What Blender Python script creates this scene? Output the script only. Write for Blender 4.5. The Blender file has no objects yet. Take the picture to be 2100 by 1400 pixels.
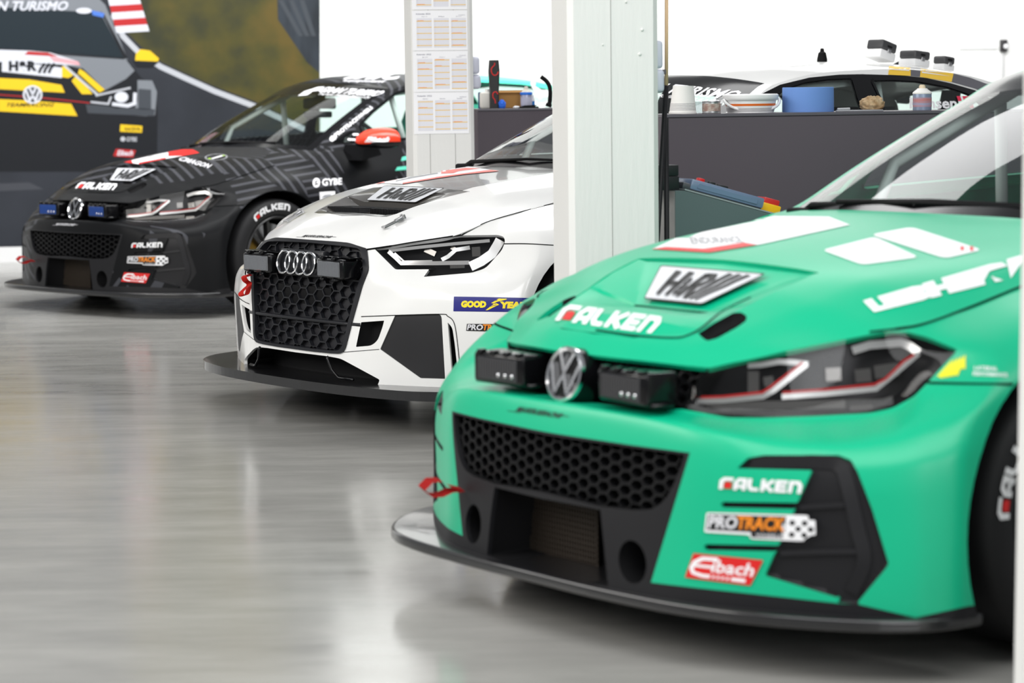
import bpy, bmesh, math, random
import numpy as np
from mathutils import Vector, Matrix
from mathutils.bvhtree import BVHTree
from mathutils.geometry import tessellate_polygon

C = bpy.context.scene.collection
SC = bpy.context.scene

def lin(c):
    return c / 12.92 if c <= 0.04045 else ((c + 0.055) / 1.055) ** 2.4
def rgb(r, g, b):
    return (lin(r / 255.0), lin(g / 255.0), lin(b / 255.0), 1.0)

# ------------------------------------------------------------------ camera
FPX, PITCH, CAMH, ROLL = 4958.0, math.radians(5.9887), 1.2842, 0.0128
CAR_POSE = {'green': (0.1234, 5.6656, 0.9420), 'black': (-2.5511, 14.1804, 0.7741),
            'white': (-0.8301, 9.4091, 0.89385)}
_cr, _sr = math.cos(ROLL), math.sin(ROLL)
_cp, _sp = math.cos(PITCH), math.sin(PITCH)
cam_data = bpy.data.cameras.new('camera')
cam_data.lens = 85.0
cam_data.sensor_width = 36.0
cam_data.dof.use_dof = True
cam_data.dof.focus_distance = 9.3
cam_data.dof.aperture_fstop = 3.4
cam = bpy.data.objects.new('camera', cam_data)
C.objects.link(cam)
_f = Vector((0, _cp, -_sp)); _u = Vector((0, _sp, _cp)); _r = Vector((1, 0, 0))
_right = _cr * _r - _sr * _u
_up = _sr * _r + _cr * _u
M = Matrix.Identity(4)
for i in range(3):
    M[i][0] = _right[i]; M[i][1] = _up[i]; M[i][2] = -_f[i]
M[2][3] = CAMH
cam.matrix_world = M
SC.camera = cam

# ------------------------------------------------------------------ light
SC.view_settings.view_transform = 'Standard'
SC.view_settings.look = 'None'
SC.view_settings.gamma = 1.0
SC.view_settings.use_curve_mapping = False
SC.view_settings.exposure = 0.0
world = bpy.data.worlds.new('hall_daylight')
SC.world = world
world.use_nodes = True
_nt = world.node_tree
_bg = _nt.nodes['Background']
_bg.inputs['Color'].default_value = (0.93, 0.96, 1.0, 1)
_bg.inputs['Strength'].default_value = 0.28

def area(name, loc, target, sx, sy, power, color=(1, 1, 1)):
    d = bpy.data.lights.new(name, 'AREA')
    d.shape = 'RECTANGLE'; d.size = sx; d.size_y = sy; d.energy = power; d.color = color
    o = bpy.data.objects.new(name, d); C.objects.link(o)
    o.location = loc
    o.rotation_euler = (Vector(target) - Vector(loc)).to_track_quat('-Z', 'Y').to_euler()
    return o
area('window_light', (-7.5, 5.5, 4.2), (0.2, 8.5, 0.3), 8.0, 3.0, 520, (1.0, 0.97, 0.93))
area('overhead_light', (0.8, 3.0, 5.6), (0.6, 8.2, 0.0), 8.0, 4.0, 400, (1, 1, 1))
area('overhead_light', (0.0, 14.2, 5.4), (0.0, 18.6, 2.2), 13.0, 1.6, 900, (1, 1, 1))  # added wall washer, brightens the back wall and its reflection in the hood
area('overhead_light', (0.8, 12.6, 5.5), (0.8, 12.6, 0), 5.5, 2.6, 210, (1, 1, 1))
area('front_fill', (2.5, -3.8, 3.6), (0.6, 8, 0.9), 6.0, 3.2, 300, (0.97, 0.98, 1.0))  # added fill from behind the camera, lifts the pillar fronts

# ------------------------------------------------------------------ pixel geometry
def wray(px, py):
    x, y = px - 1050.0, py - 700.0
    x, y = _cr * x - _sr * y, _sr * x + _cr * y
    d = Vector((x / FPX, 1.0, -y / FPX))
    return Vector((d.x, d.y * _cp + d.z * _sp, -d.y * _sp + d.z * _cp))
def wpt(px, py, axis, val):
    d = wray(px, py); o = Vector((0, 0, CAMH))
    return o + d * ((val - o[axis]) / d[axis])
class Pose:
    def __init__(s, name):
        cx, cy, yaw = CAR_POSE[name] if isinstance(name, str) else name
        s.O = np.array([cx, cy, 0.0])
        s.F = np.array([-math.sin(yaw), -math.cos(yaw), 0]); s.L = np.array([math.cos(yaw), -math.sin(yaw), 0])
        s.R = np.array([s.F, s.L, [0, 0, 1.0]])
        s.eye = s.R @ (np.array([0, 0, CAMH]) - s.O)
        s.rotz = math.atan2(s.F[1], s.F[0])
    def ray(s, px, py):
        return s.R @ np.array(wray(px, py))
    def proj(s, X):
        X = np.asarray(X, float).reshape(-1, 3)
        w = X @ s.R + s.O - [0, 0, CAMH]
        d = w[:, 1] * _cp - w[:, 2] * _sp; u = w[:, 2] * _cp + w[:, 1] * _sp
        x = FPX * w[:, 0] / d; y = -FPX * u / d
        return np.column_stack([_cr * x + _sr * y + 1050, -_sr * x + _cr * y + 700])
    def at(s, px, py, axis, val):
        d = s.ray(px, py)
        return s.eye + d * ((val - s.eye[axis]) / d[axis])

# ------------------------------------------------------------------ objects
def tag(o, label=None, cat=None, group=None, kind=None):
    if label: o['label'] = label
    if cat: o['category'] = cat
    if group: o['group'] = group
    if kind: o['kind'] = kind
    return o
def empty(name, loc=(0, 0, 0), rotz=0.0, label=None, cat=None, group=None):
    o = bpy.data.objects.new(name, None); C.objects.link(o)
    o.location = loc; o.rotation_euler = (0, 0, rotz); o.empty_display_size = 0.1
    return tag(o, label, cat, group)
def link(name, me, mats, parent=None):
    for m in (mats if isinstance(mats, (list, tuple)) else [mats]):
        me.materials.append(m)
    o = bpy.data.objects.new(name, me); C.objects.link(o)
    if parent: o.parent = parent
    return o
def bm_obj(name, bm, mats, parent=None, smooth=True, angle=None):
    me = bpy.data.meshes.new(name)
    bm.normal_update()
    bm.to_mesh(me); bm.free()
    me.polygons.foreach_set('use_smooth', [smooth] * len(me.polygons))
    if smooth and angle is not None:
        me.set_sharp_from_angle(angle=math.radians(angle))
    return link(name, me, mats, parent)
def py_obj(name, verts, faces, mats, parent=None, smooth=False, angle=None, fm=None):
    me = bpy.data.meshes.new(name)
    me.from_pydata([tuple(map(float, v)) for v in verts], [], [tuple(f) for f in faces])
    if fm is not None:
        me.polygons.foreach_set('material_index', fm)
    me.polygons.foreach_set('use_smooth', [smooth] * len(me.polygons))
    if smooth and angle is not None:
        me.set_sharp_from_angle(angle=math.radians(angle))
    me.update()
    return link(name, me, mats, parent)

# ------------------------------------------------------------------ materials
_mc = {}
def mat(name, col, rough=0.5, metal=0.0, coat=0.0, spec=0.5, coat_rough=0.05, emit=None, estr=0.0):
    if name in _mc: return _mc[name]
    m = bpy.data.materials.new(name); m.use_nodes = True
    b = m.node_tree.nodes['Principled BSDF']
    b.inputs['Base Color'].default_value = col if len(col) == 4 else (*col, 1)
    b.inputs['Roughness'].default_value = rough
    b.inputs['Metallic'].default_value = metal
    b.inputs['Coat Weight'].default_value = coat
    b.inputs['Coat Roughness'].default_value = coat_rough
    b.inputs['Specular IOR Level'].default_value = spec
    if emit:
        b.inputs['Emission Color'].default_value = emit
        b.inputs['Emission Strength'].default_value = estr
    _mc[name] = m
    return m
def N(m, t, **kw):
    n = m.node_tree.nodes.new(t)
    for k, v in kw.items():
        if k.startswith('i_'):
            n.inputs[k[2:].replace('_', ' ')].default_value = v
        else:
            setattr(n, k, v)
    return n
def L(m, a, b):
    m.node_tree.links.new(a, b)
def glass_mat(name, tint, ior=1.45, rough=0.02):
    m = bpy.data.materials.new(name); m.use_nodes = True
    nt = m.node_tree; nt.nodes.clear()
    out = nt.nodes.new('ShaderNodeOutputMaterial')
    mix = nt.nodes.new('ShaderNodeMixShader')
    tr = nt.nodes.new('ShaderNodeBsdfTransparent'); tr.inputs['Color'].default_value = (*tint, 1)
    gl = nt.nodes.new('ShaderNodeBsdfGlossy'); gl.inputs['Roughness'].default_value = rough
    fr = nt.nodes.new('ShaderNodeFresnel'); fr.inputs['IOR'].default_value = ior
    ge = nt.nodes.new('ShaderNodeNewGeometry'); mr = nt.nodes.new('ShaderNodeMapRange')   # one thin pane: same reflection from both sides
    mr.inputs[3].default_value = ior; mr.inputs[4].default_value = 1.0 / ior
    L(m, ge.outputs['Backfacing'], mr.inputs[0]); L(m, mr.outputs[0], fr.inputs['IOR'])
    L(m, fr.outputs[0], mix.inputs[0]); L(m, tr.outputs[0], mix.inputs[1]); L(m, gl.outputs[0], mix.inputs[2])
    L(m, mix.outputs[0], out.inputs[0])
    return m
def bump_noise(m, scale, strength, dist=0.002, detail=4, coords='Object'):
    b = m.node_tree.nodes['Principled BSDF']
    tc = N(m, 'ShaderNodeTexCoord'); nz = N(m, 'ShaderNodeTexNoise')
    nz.inputs['Scale'].default_value = scale; nz.inputs['Detail'].default_value = detail
    bp = N(m, 'ShaderNodeBump'); bp.inputs['Strength'].default_value = strength; bp.inputs['Distance'].default_value = dist
    L(m, tc.outputs[coords], nz.inputs['Vector']); L(m, nz.outputs['Fac'], bp.inputs['Height']); L(m, bp.outputs[0], b.inputs['Normal'])
    return m

# ------------------------------------------------------------------ primitive mesh builders
def add_box(bm, lo, hi, mtx=None, bevel=0.0, seg=2):
    vs = [bm.verts.new((x, y, z)) for x in (lo[0], hi[0]) for y in (lo[1], hi[1]) for z in (lo[2], hi[2])]
    fs = [(0, 1, 3, 2), (4, 6, 7, 5), (0, 4, 5, 1), (2, 3, 7, 6), (0, 2, 6, 4), (1, 5, 7, 3)]
    nf = [bm.faces.new([vs[i] for i in f]) for f in fs]
    if bevel > 0:
        es = list({e for f in nf for e in f.edges})
        r = bmesh.ops.bevel(bm, geom=es, offset=bevel, segments=seg, profile=0.5, affect='EDGES')
        vs = list({v for f in r['faces'] for v in f.verts} | {v for v in vs if v.is_valid})
        allv = set(vs)
        vs = list(allv)
    if mtx is not None:
        bmesh.ops.transform(bm, matrix=mtx, verts=vs)
    return vs
def box_bm(lo, hi, bevel=0.0, seg=2):
    bm = bmesh.new(); add_box(bm, lo, hi, None, bevel, seg); return bm
def add_lathe(bm, prof, n=48, axis='Z', mtx=None, close=False):
    """prof: list of (radius, height)"""
    rings = []; new = []
    for r, h in prof:
        ring = []
        for k in range(n if r > 1e-6 else 1):
            a = 2 * math.pi * k / n
            p = (r * math.cos(a), r * math.sin(a), h)
            if axis == 'Y': p = (r * math.cos(a), h, r * math.sin(a))
            if axis == 'X': p = (h, r * math.cos(a), r * math.sin(a))
            ring.append(bm.verts.new(p))
        rings.append(ring); new += ring
    pairs = list(zip(rings[:-1], rings[1:]))
    if close: pairs.append((rings[-1], rings[0]))
    for a, b in pairs:
        if len(a) == 1 and len(b) == 1: continue
        for k in range(n):
            k2 = (k + 1) % n
            if len(a) == 1: bm.faces.new((a[0], b[k], b[k2]))
            elif len(b) == 1: bm.faces.new((a[k], b[0], a[k2]))
            else: bm.faces.new((a[k], b[k], b[k2], a[k2]))
    if mtx is not None: bmesh.ops.transform(bm, matrix=mtx, verts=new)
    return new
def lathe_bm(prof, n=48, axis='Z', close=False):
    bm = bmesh.new(); add_lathe(bm, prof, n, axis, None, close)
    bmesh.ops.recalc_face_normals(bm, faces=bm.faces[:]); return bm
def add_tube(bm, pts, r, n=10, cap=True):
    pts = [Vector(p) for p in pts]
    rs = r if isinstance(r, (list, tuple)) else [r] * len(pts)
    rings = []; prev = None
    for i, p in enumerate(pts):
        a = pts[max(i - 1, 0)]; b = pts[min(i + 1, len(pts) - 1)]
        t = (b - a).normalized()
        if prev is None:
            u = t.orthogonal().normalized()
        else:
            u = (prev - t * prev.dot(t)).normalized()
        prev = u; v = t.cross(u)
        rings.append([bm.verts.new(p + (u * math.cos(2 * math.pi * k / n) + v * math.sin(2 * math.pi * k / n)) * rs[i]) for k in range(n)])
    for a, b in zip(rings[:-1], rings[1:]):
        for k in range(n):
            bm.faces.new((a[k], a[(k + 1) % n], b[(k + 1) % n], b[k]))
    if cap:
        bm.faces.new(rings[0][::-1]); bm.faces.new(rings[-1])
def tube_bm(pts, r, n=10):
    bm = bmesh.new(); add_tube(bm, pts, r, n); return bm
def add_prism(bm, poly, h0, h1, axis='Z', mtx=None):
    """extrude a 2-D polygon; axis Z: (x,y)->xy, Y: (x,z), X: (y,z)"""
    def P(p, h):
        return {'Z': (p[0], p[1], h), 'Y': (p[0], h, p[1]), 'X': (h, p[0], p[1])}[axis]
    a = [bm.verts.new(P(p, h0)) for p in poly]; b = [bm.verts.new(P(p, h1)) for p in poly]
    n = len(poly)
    fs = [bm.faces.new(a[::-1]), bm.faces.new(b)]
    for i in range(n):
        fs.append(bm.faces.new((a[i], a[(i + 1) % n], b[(i + 1) % n], b[i])))
    if mtx is not None: bmesh.ops.transform(bm, matrix=mtx, verts=a + b)
    bmesh.ops.recalc_face_normals(bm, faces=fs)
    return a + b
def rounded(poly, r, seg=5):
    """round polygon corners; r scalar or list"""
    out = []; n = len(poly)
    for i in range(n):
        p0, p1, p2 = (np.array(poly[(i + k) % n], float) for k in (-1, 0, 1))
        ri = r[i] if isinstance(r, (list, tuple)) else r
        a, b = p0 - p1, p2 - p1
        la, lb = np.linalg.norm(a), np.linalg.norm(b)
        ri = min(ri, la * .48, lb * .48)
        if ri < 1e-9: out.append(tuple(p1)); continue
        pa, pb = p1 + a / la * ri, p1 + b / lb * ri
        for k in range(seg + 1):
            t = k / seg
            out.append(tuple((1 - t) ** 2 * pa + 2 * t * (1 - t) * p1 + t * t * pb))
    return out
def ellipse(cx, cy, rx, ry, ang=0.0, n=28):
    ca, sa = math.cos(ang), math.sin(ang)
    return [(cx + rx * math.cos(t) * ca - ry * math.sin(t) * sa, cy + rx * math.cos(t) * sa + ry * math.sin(t) * ca)
            for t in (2 * math.pi * k / n for k in range(n))]
# ------------------------------------------------------------------ smooth nets
def _pchip_axis(P, t, tt):
    """P (k, m, 3) along axis 0 at params t -> at tt (monotone cubic)"""
    h = np.diff(t); d = np.diff(P, axis=0) / h[:, None, None]
    k = len(t); D = np.zeros_like(P)
    for i in range(1, k - 1):
        w1 = 2 * h[i] + h[i - 1]; w2 = h[i] + 2 * h[i - 1]
        a, b = d[i - 1], d[i]
        ok = a * b > 0
        with np.errstate(divide='ignore', invalid='ignore'):
            v = (w1 + w2) / (w1 / a + w2 / b)
        D[i] = np.where(ok, v, 0.0)
    D[0] = d[0]; D[-1] = d[-1]
    idx = np.clip(np.searchsorted(t, tt, side='right') - 1, 0, k - 2)
    s = ((tt - t[idx]) / h[idx])[:, None, None]; hh = h[idx][:, None, None]
    h00 = 2 * s ** 3 - 3 * s ** 2 + 1; h10 = s ** 3 - 2 * s ** 2 + s
    h01 = -2 * s ** 3 + 3 * s ** 2; h11 = s ** 3 - s ** 2
    return h00 * P[idx] + h10 * hh * D[idx] + h01 * P[idx + 1] + h11 * hh * D[idx + 1]
def net(P, su, sv, mirror_u=True):
    """P[u][v] control points (u = columns from the centre line outwards, v = rows); su, sv = cells per span.
    returns fine (U, V, 3) grid and the control index of every fine row"""
    P = np.array(P, float)
    K, Mv = P.shape[:2]
    if isinstance(su, int): su = [su] * (K - 1)
    if isinstance(sv, int): sv = [sv] * (Mv - 1)
    du = np.linalg.norm(np.diff(P, axis=0), axis=2).mean(axis=1)
    dv = np.linalg.norm(np.diff(P, axis=1), axis=2).mean(axis=0)
    tu = np.concatenate([[0], np.cumsum(np.maximum(du, 1e-4))]); tv = np.concatenate([[0], np.cumsum(np.maximum(dv, 1e-4))])
    fu = np.concatenate([np.linspace(tu[i], tu[i + 1], su[i], endpoint=False) for i in range(K - 1)] + [[tu[-1]]])
    fv = np.concatenate([np.linspace(tv[i], tv[i + 1], sv[i], endpoint=False) for i in range(Mv - 1)] + [[tv[-1]]])
    if mirror_u:
        g = P[1:3][::-1] * [1, -1, 1]
        Q = np.concatenate([g, P]); tq = np.concatenate([-tu[1:3][::-1], tu])
    else:
        Q, tq = P, tu
    A = _pchip_axis(Q, tq, fu)
    B = _pchip_axis(A.transpose(1, 0, 2), tv, fv).transpose(1, 0, 2)
    iu = np.concatenate([[i] * su[i] for i in range(K - 1)]); iv = np.concatenate([[i] * sv[i] for i in range(Mv - 1)])
    return B, iu, iv

class Shell:
    """a smooth sheet (half of a car side, y >= 0) that can be cut into regions"""
    def __init__(s, grid, iu, iv, flip=False):
        U, V = grid.shape[:2]
        s.bm = bmesh.new()
        s.lay = s.bm.faces.layers.int.new('reg'); s.lu = s.bm.faces.layers.int.new('iu'); s.lv = s.bm.faces.layers.int.new('iv')
        vs = [[s.bm.verts.new(grid[a, b]) for b in range(V)] for a in range(U)]
        for a in range(U - 1):
            for b in range(V - 1):
                q = [vs[a][b], vs[a + 1][b], vs[a + 1][b + 1], vs[a][b + 1]]
                if flip: q.reverse()
                f = s.bm.faces.new(q)
                f[s.lu] = int(iu[a]); f[s.lv] = int(iv[b])
        s.bm.normal_update()
        # reference surface for normals
        s.ref_v = [v.co.copy() for v in s._ord(vs)]
        s.ref_n = [v.normal.copy() for v in s._ord(vs)]
        for v, n in zip(s.ref_v, s.ref_n):
            if abs(v.y) < 1e-5:
                n.y = 0; n.normalize()
        W = V
        s.ref_f = [(a * W + b, (a + 1) * W + b, (a + 1) * W + b + 1, a * W + b + 1) for a in range(U - 1) for b in range(V - 1)]
        s.bvh = BVHTree.FromPolygons(s.ref_v, s.ref_f)
    def _ord(s, vs):
        return [v for r in vs for v in r]
    def normal(s, p):
        loc, n, i, d = s.bvh.find_nearest(p)
        f = s.ref_f[i]; acc = Vector((0, 0, 0))
        for k in f:
            acc += s.ref_n[k] / ((s.ref_v[k] - loc).length ** 2 + 1e-8)
        return acc.normalized()
    def cut(s, poly, rid, pose=None, ortho=None, cond=None, over=(0,)):
        """mark the faces inside the polygon with rid; pose: polygon in photo pixels; ortho: 'y' (x,z), 'x' (y,z) or 'z' (x,y)"""
        bm = s.bm
        poly = np.array(poly, float)
        lo, hi = poly.min(0), poly.max(0)
        def pr(co):
            if pose is not None: return pose.proj(co)
            c = np.asarray(co).reshape(-1, 3)
            return c[:, {'y': [0, 2], 'x': [1, 2], 'z': [0, 1]}[ortho]]
        def subset():
            bm.verts.index_update(); bm.verts.ensure_lookup_table()
            co = np.array([v.co[:] for v in bm.verts]); q = pr(co)
            out = []
            for f in bm.faces:
                if f[s.lay] not in over: continue
                ids = [v.index for v in f.verts]
                a = q[ids]
                if a[:, 0].max() < lo[0] or a[:, 0].min() > hi[0] or a[:, 1].max() < lo[1] or a[:, 1].min() > hi[1]: continue
                c = f.calc_center_median()
                if pose is not None and f.normal.dot(Vector(pose.eye) - c) <= 0: continue
                if cond and not cond(c): continue
                out.append(f)
            return out
        n = len(poly)
        for i in range(n):
            a, b = poly[i], poly[(i + 1) % n]
            if np.linalg.norm(b - a) < 1e-6: continue
            if pose is not None:
                co = Vector(pose.eye); no = Vector(np.cross(pose.ray(*a), pose.ray(*b)))
            else:
                d = b - a
                if ortho == 'y': co = Vector((a[0], 0, a[1])); no = Vector((-d[1], 0, d[0]))
                if ortho == 'x': co = Vector((0, a[0], a[1])); no = Vector((0, -d[1], d[0]))
                if ortho == 'z': co = Vector((a[0], a[1], 0)); no = Vector((-d[1], d[0], 0))
            # only faces near this edge
            elo = np.minimum(a, b); ehi = np.maximum(a, b)
            m = 0.0
            fs = []
            bm.verts.index_update(); bm.verts.ensure_lookup_table()
            co_all = np.array([v.co[:] for v in bm.verts]); q = pr(co_all)
            for f in bm.faces:
                if f[s.lay] not in over: continue
                aa = q[[v.index for v in f.verts]]
                if aa[:, 0].max() < elo[0] or aa[:, 0].min() > ehi[0] or aa[:, 1].max() < elo[1] or aa[:, 1].min() > ehi[1]: continue
                c = f.calc_center_median()
                if pose is not None and f.normal.dot(Vector(pose.eye) - c) <= 0: continue
                if cond and not cond(c): continue
                fs.append(f)
            if not fs: continue
            geom = fs + list({e for f in fs for e in f.edges}) + list({v for f in fs for v in f.verts})
            bmesh.ops.bisect_plane(bm, geom=geom, dist=1e-6, plane_co=co, plane_no=no.normalized())
        bm.normal_update()
        fs = subset()
        cen = pr(np.array([f.calc_center_median()[:] for f in fs])) if fs else []
        for f, c in zip(fs, cen):
            if inside(c, poly): f[s.lay] = rid
    def mark(s, fn, rid, over=(0,)):
        for f in s.bm.faces:
            if f[s.lay] in over and fn(f, f.calc_center_median()): f[s.lay] = rid
    def faces(s, rid):
        return [f for f in s.bm.faces if f[s.lay] == rid]
    def extract(s, rids, thick=0.0, offset=0.0):
        """-> (verts, faces, normals) of the region, optionally displaced along the normal"""
        rids = rids if isinstance(rids, (tuple, list)) else (rids,)
        vm = {}; V = []; Nn = []; Fc = []
        for f in s.bm.faces:
            if f[s.lay] not in rids: continue
            ids = []
            for v in f.verts:
                if v not in vm:
                    n = s.normal(v.co)
                    vm[v] = len(V); V.append(v.co + n * offset); Nn.append(n)
                ids.append(vm[v])
            Fc.append(ids)
        return V, Fc, Nn
def inside(p, poly):
    x, y = p; c = False; n = len(poly); j = n - 1
    for i in range(n):
        xi, yi = poly[i]; xj, yj = poly[j]
        if (yi > y) != (yj > y) and x < (xj - xi) * (y - yi) / (yj - yi) + xi: c = not c
        j = i
    return c
def boundary(Fc):
    cnt = {}
    for f in Fc:
        for a, b in zip(f, f[1:] + f[:1]):
            cnt.setdefault((min(a, b), max(a, b)), []).append((a, b))
    return [v[0] for k, v in cnt.items() if len(v) == 1]
def mirrored(V, Fc, Nn=None):
    mv = [Vector((v[0], -v[1], v[2])) for v in V]
    mf = [list(reversed(f)) for f in Fc]
    mn = [Vector((n[0], -n[1], n[2])) for n in Nn] if Nn is not None else None
    return mv, mf, mn
def both(V, Fc, Nn):
    mv, mf, mn = mirrored(V, Fc, Nn)
    k = len(V); V2 = list(V); N2 = list(Nn); remap = []
    for i, v in enumerate(mv):
        if abs(v[1]) < 1e-6: remap.append(i)
        else: remap.append(len(V2)); V2.append(v); N2.append(mn[i])
    return V2, list(Fc) + [[remap[i] for i in f] for f in mf], N2
def surf_obj(name, data, mats, parent=None):
    V, Fc, Nn = data
    me = bpy.data.meshes.new(name)
    me.from_pydata([tuple(v) for v in V], [], [tuple(f) for f in Fc])
    me.polygons.foreach_set('use_smooth', [True] * len(me.polygons))
    me.update()
    if Nn is not None:
        me.normals_split_custom_set_from_vertices([tuple(n) for n in Nn])
    return link(name, me, mats, parent)
def recess(data, vec, floor=True):
    """walls from the region's rim inwards along vec (Vector or function of the point) and the floor at their end"""
    V, Fc, Nn = data
    fv = vec if callable(vec) else (lambda p: vec)
    B = boundary(Fc); used = {}
    VV = []; FF = []
    def g(i, lvl):
        if (i, lvl) not in used:
            used[(i, lvl)] = len(VV); VV.append(Vector(V[i]) + (fv(V[i]) if lvl else Vector((0, 0, 0))))
        return used[(i, lvl)]
    for a, b in B:
        if abs(V[a][1]) < 1e-5 and abs(V[b][1]) < 1e-5: continue
        FF.append([g(b, 0), g(a, 0), g(a, 1), g(b, 1)][::-1])
    if floor:
        for f in Fc: FF.append([g(i, 1) for i in f])
    return VV, FF, None
def solid(data, t):
    """panel with thickness: outer sheet + rim going inwards by t along the normal"""
    V, Fc, Nn = data
    k = len(V)
    VV = list(V); FF = [list(f) for f in Fc]; NN = list(Nn)
    used = {}
    def g(i, l):
        if (i, l) not in used:
            used[(i, l)] = len(VV); VV.append(Vector(V[i]) - Nn[i] * (t if l else 0)); NN.append(None)
        return used[(i, l)]
    rim = []
    for a, b in boundary(Fc):
        if abs(V[a][1]) < 1e-5 and abs(V[b][1]) < 1e-5: continue
        q = [g(a, 0), g(a, 1), g(b, 1), g(b, 0)]
        rim.append(q); FF.append(q)
    for q in rim:
        p = [VV[i] for i in q]; n = (p[1] - p[0]).cross(p[3] - p[0])
        n = n.normalized() if n.length > 1e-12 else Vector((0, 0, 1))
        for i in q:
            NN[i] = n if NN[i] is None else (NN[i] + n)
    NN = [n.normalized() if n.length > 1e-9 else Vector((0, 0, 1)) for n in NN]
    return VV, FF, NN
# ------------------------------------------------------------------ the hatchback's shape (metres; x forward from the nose, y to its left, z up)
HATCH_OUT = [
 [(.075,0,.14),(.075,0,.25),(.062,0,.40),(.052,0,.495),(.035,0,.548),(-.050,0,.543),(-.060,0,.600),(-.040,0,.657)],
 [(.070,.16,.14),(.068,.16,.25),(.056,.16,.40),(.047,.16,.494),(.031,.16,.547),(-.052,.155,.544),(-.062,.15,.600),(-.050,.13,.656)],
 [(.055,.31,.14),(.050,.31,.25),(.040,.31,.40),(.033,.31,.490),(.018,.31,.543),(-.058,.29,.549),(-.072,.27,.600),(-.075,.26,.653)],
 [(.030,.44,.14),(.024,.44,.25),(.018,.44,.40),(.012,.44,.480),(.000,.432,.532),(-.068,.35,.556),(-.100,.365,.605),(-.115,.388,.650)],
 [(-.005,.53,.14),(-.012,.53,.25),(-.014,.53,.40),(-.020,.53,.470),(-.035,.525,.518),(-.115,.42,.547),(-.155,.44,.612),(-.175,.445,.669)],
 [(-.05,.62,.14),(-.056,.62,.25),(-.058,.62,.40),(-.065,.62,.460),(-.092,.615,.504),(-.200,.53,.546),(-.225,.52,.622),(-.228,.500,.686)],
 [(-.115,.73,.14),(-.12,.73,.25),(-.122,.73,.40),(-.13,.727,.455),(-.155,.715,.500),(-.310,.635,.552),(-.335,.605,.640),(-.345,.590,.714)],
 [(-.19,.84,.14),(-.19,.84,.25),(-.195,.84,.40),(-.20,.832,.460),(-.235,.81,.515),(-.385,.72,.580),(-.405,.70,.665),(-.420,.660,.735)],
 [(-.27,.925,.14),(-.265,.925,.25),(-.27,.92,.40),(-.275,.912,.475),(-.31,.885,.540),(-.415,.782,.620),(-.455,.792,.684),(-.500,.690,.750)],
 [(-.345,.963,.14),(-.34,.965,.25),(-.343,.963,.40),(-.352,.958,.49),(-.385,.945,.560),(-.46,.93,.630),(-.53,.87,.700),(-.58,.706,.766)],
 [(-.745,.968,.14),(-.745,.968,.25),(-.745,.968,.40),(-.745,.968,.49),(-.745,.968,.58),(-.745,.966,.67),(-.745,.925,.745),(-.76,.722,.805)],
 [(-1.12,.962,.14),(-1.12,.962,.25),(-1.12,.962,.40),(-1.12,.962,.49),(-1.12,.96,.58),(-1.12,.95,.67),(-1.12,.90,.755),(-1.08,.735,.845)],
 [(-1.40,.925,.14),(-1.40,.93,.25),(-1.40,.93,.40),(-1.40,.925,.49),(-1.40,.92,.58),(-1.40,.905,.67),(-1.40,.865,.775),(-1.33,.725,.913)],
 [(-1.75,.905,.14),(-1.75,.91,.25),(-1.75,.91,.40),(-1.75,.905,.49),(-1.75,.90,.58),(-1.75,.888,.68),(-1.75,.855,.80),(-1.75,.755,.940)],
 [(-2.4,.895,.14),(-2.4,.90,.25),(-2.4,.90,.40),(-2.4,.895,.49),(-2.4,.89,.58),(-2.4,.88,.69),(-2.4,.85,.82),(-2.4,.750,.965)],
 [(-2.95,.925,.14),(-2.95,.93,.25),(-2.95,.93,.40),(-2.95,.925,.49),(-2.95,.92,.58),(-2.95,.905,.69),(-2.95,.86,.83),(-2.95,.730,.985)],
 [(-3.375,.965,.14),(-3.375,.968,.25),(-3.375,.968,.40),(-3.375,.968,.49),(-3.375,.966,.58),(-3.375,.955,.68),(-3.375,.89,.82),(-3.35,.690,.995)],
 [(-3.75,.955,.14),(-3.75,.958,.25),(-3.75,.958,.40),(-3.75,.955,.49),(-3.75,.95,.58),(-3.75,.93,.69),(-3.75,.86,.84),(-3.68,.640,.990)],
 [(-4.03,.78,.14),(-4.05,.78,.25),(-4.05,.78,.40),(-4.05,.78,.49),(-4.05,.775,.58),(-4.04,.76,.69),(-4.01,.72,.84),(-3.93,.550,.970)],
 [(-4.12,.42,.14),(-4.14,.42,.25),(-4.14,.42,.40),(-4.14,.42,.49),(-4.14,.42,.58),(-4.13,.41,.69),(-4.10,.40,.84),(-4.02,.310,.965)],
 [(-4.14,0,.14),(-4.16,0,.25),(-4.16,0,.40),(-4.16,0,.49),(-4.16,0,.58),(-4.15,0,.69),(-4.12,0,.84),(-4.04,0,.965)],
]
_fr = (0, .33, .66, .85, 1.0)
def _hood_row(x0, xe, ye, zs, xc=None):
    out = []
    for f, z in zip(_fr, zs):
        out.append((x0 + (xe - x0) * f ** 2.2, ye * f, z))
    return out
HATCH_HOOD = [
 _hood_row(-.040, -.115, .388, (.657,.657,.655,.652,.650)),
 _hood_row(-.085, -.175, .445, (.700,.697,.687,.676,.669)),
 _hood_row(-.16, -.228, .50, (.742,.735,.716,.698,.686)),
 _hood_row(-.29, -.345, .59, (.796,.787,.760,.733,.714)),
 _hood_row(-.39, -.42, .66, (.828,.820,.793,.763,.735)),
 _hood_row(-.55, -.53, .697, (.866,.860,.840,.806,.756)),
 _hood_row(-.75, -.76, .722, (.897,.892,.876,.850,.805)),
 _hood_row(-.97, -1.02, .732, (.921,.918,.903,.882,.835)),
 _hood_row(-1.08, -1.2, .733, (.934,.932,.920,.902,.870)),
 _hood_row(-1.17, -1.33, .725, (.944,.942,.932,.924,.913)),
]
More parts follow.
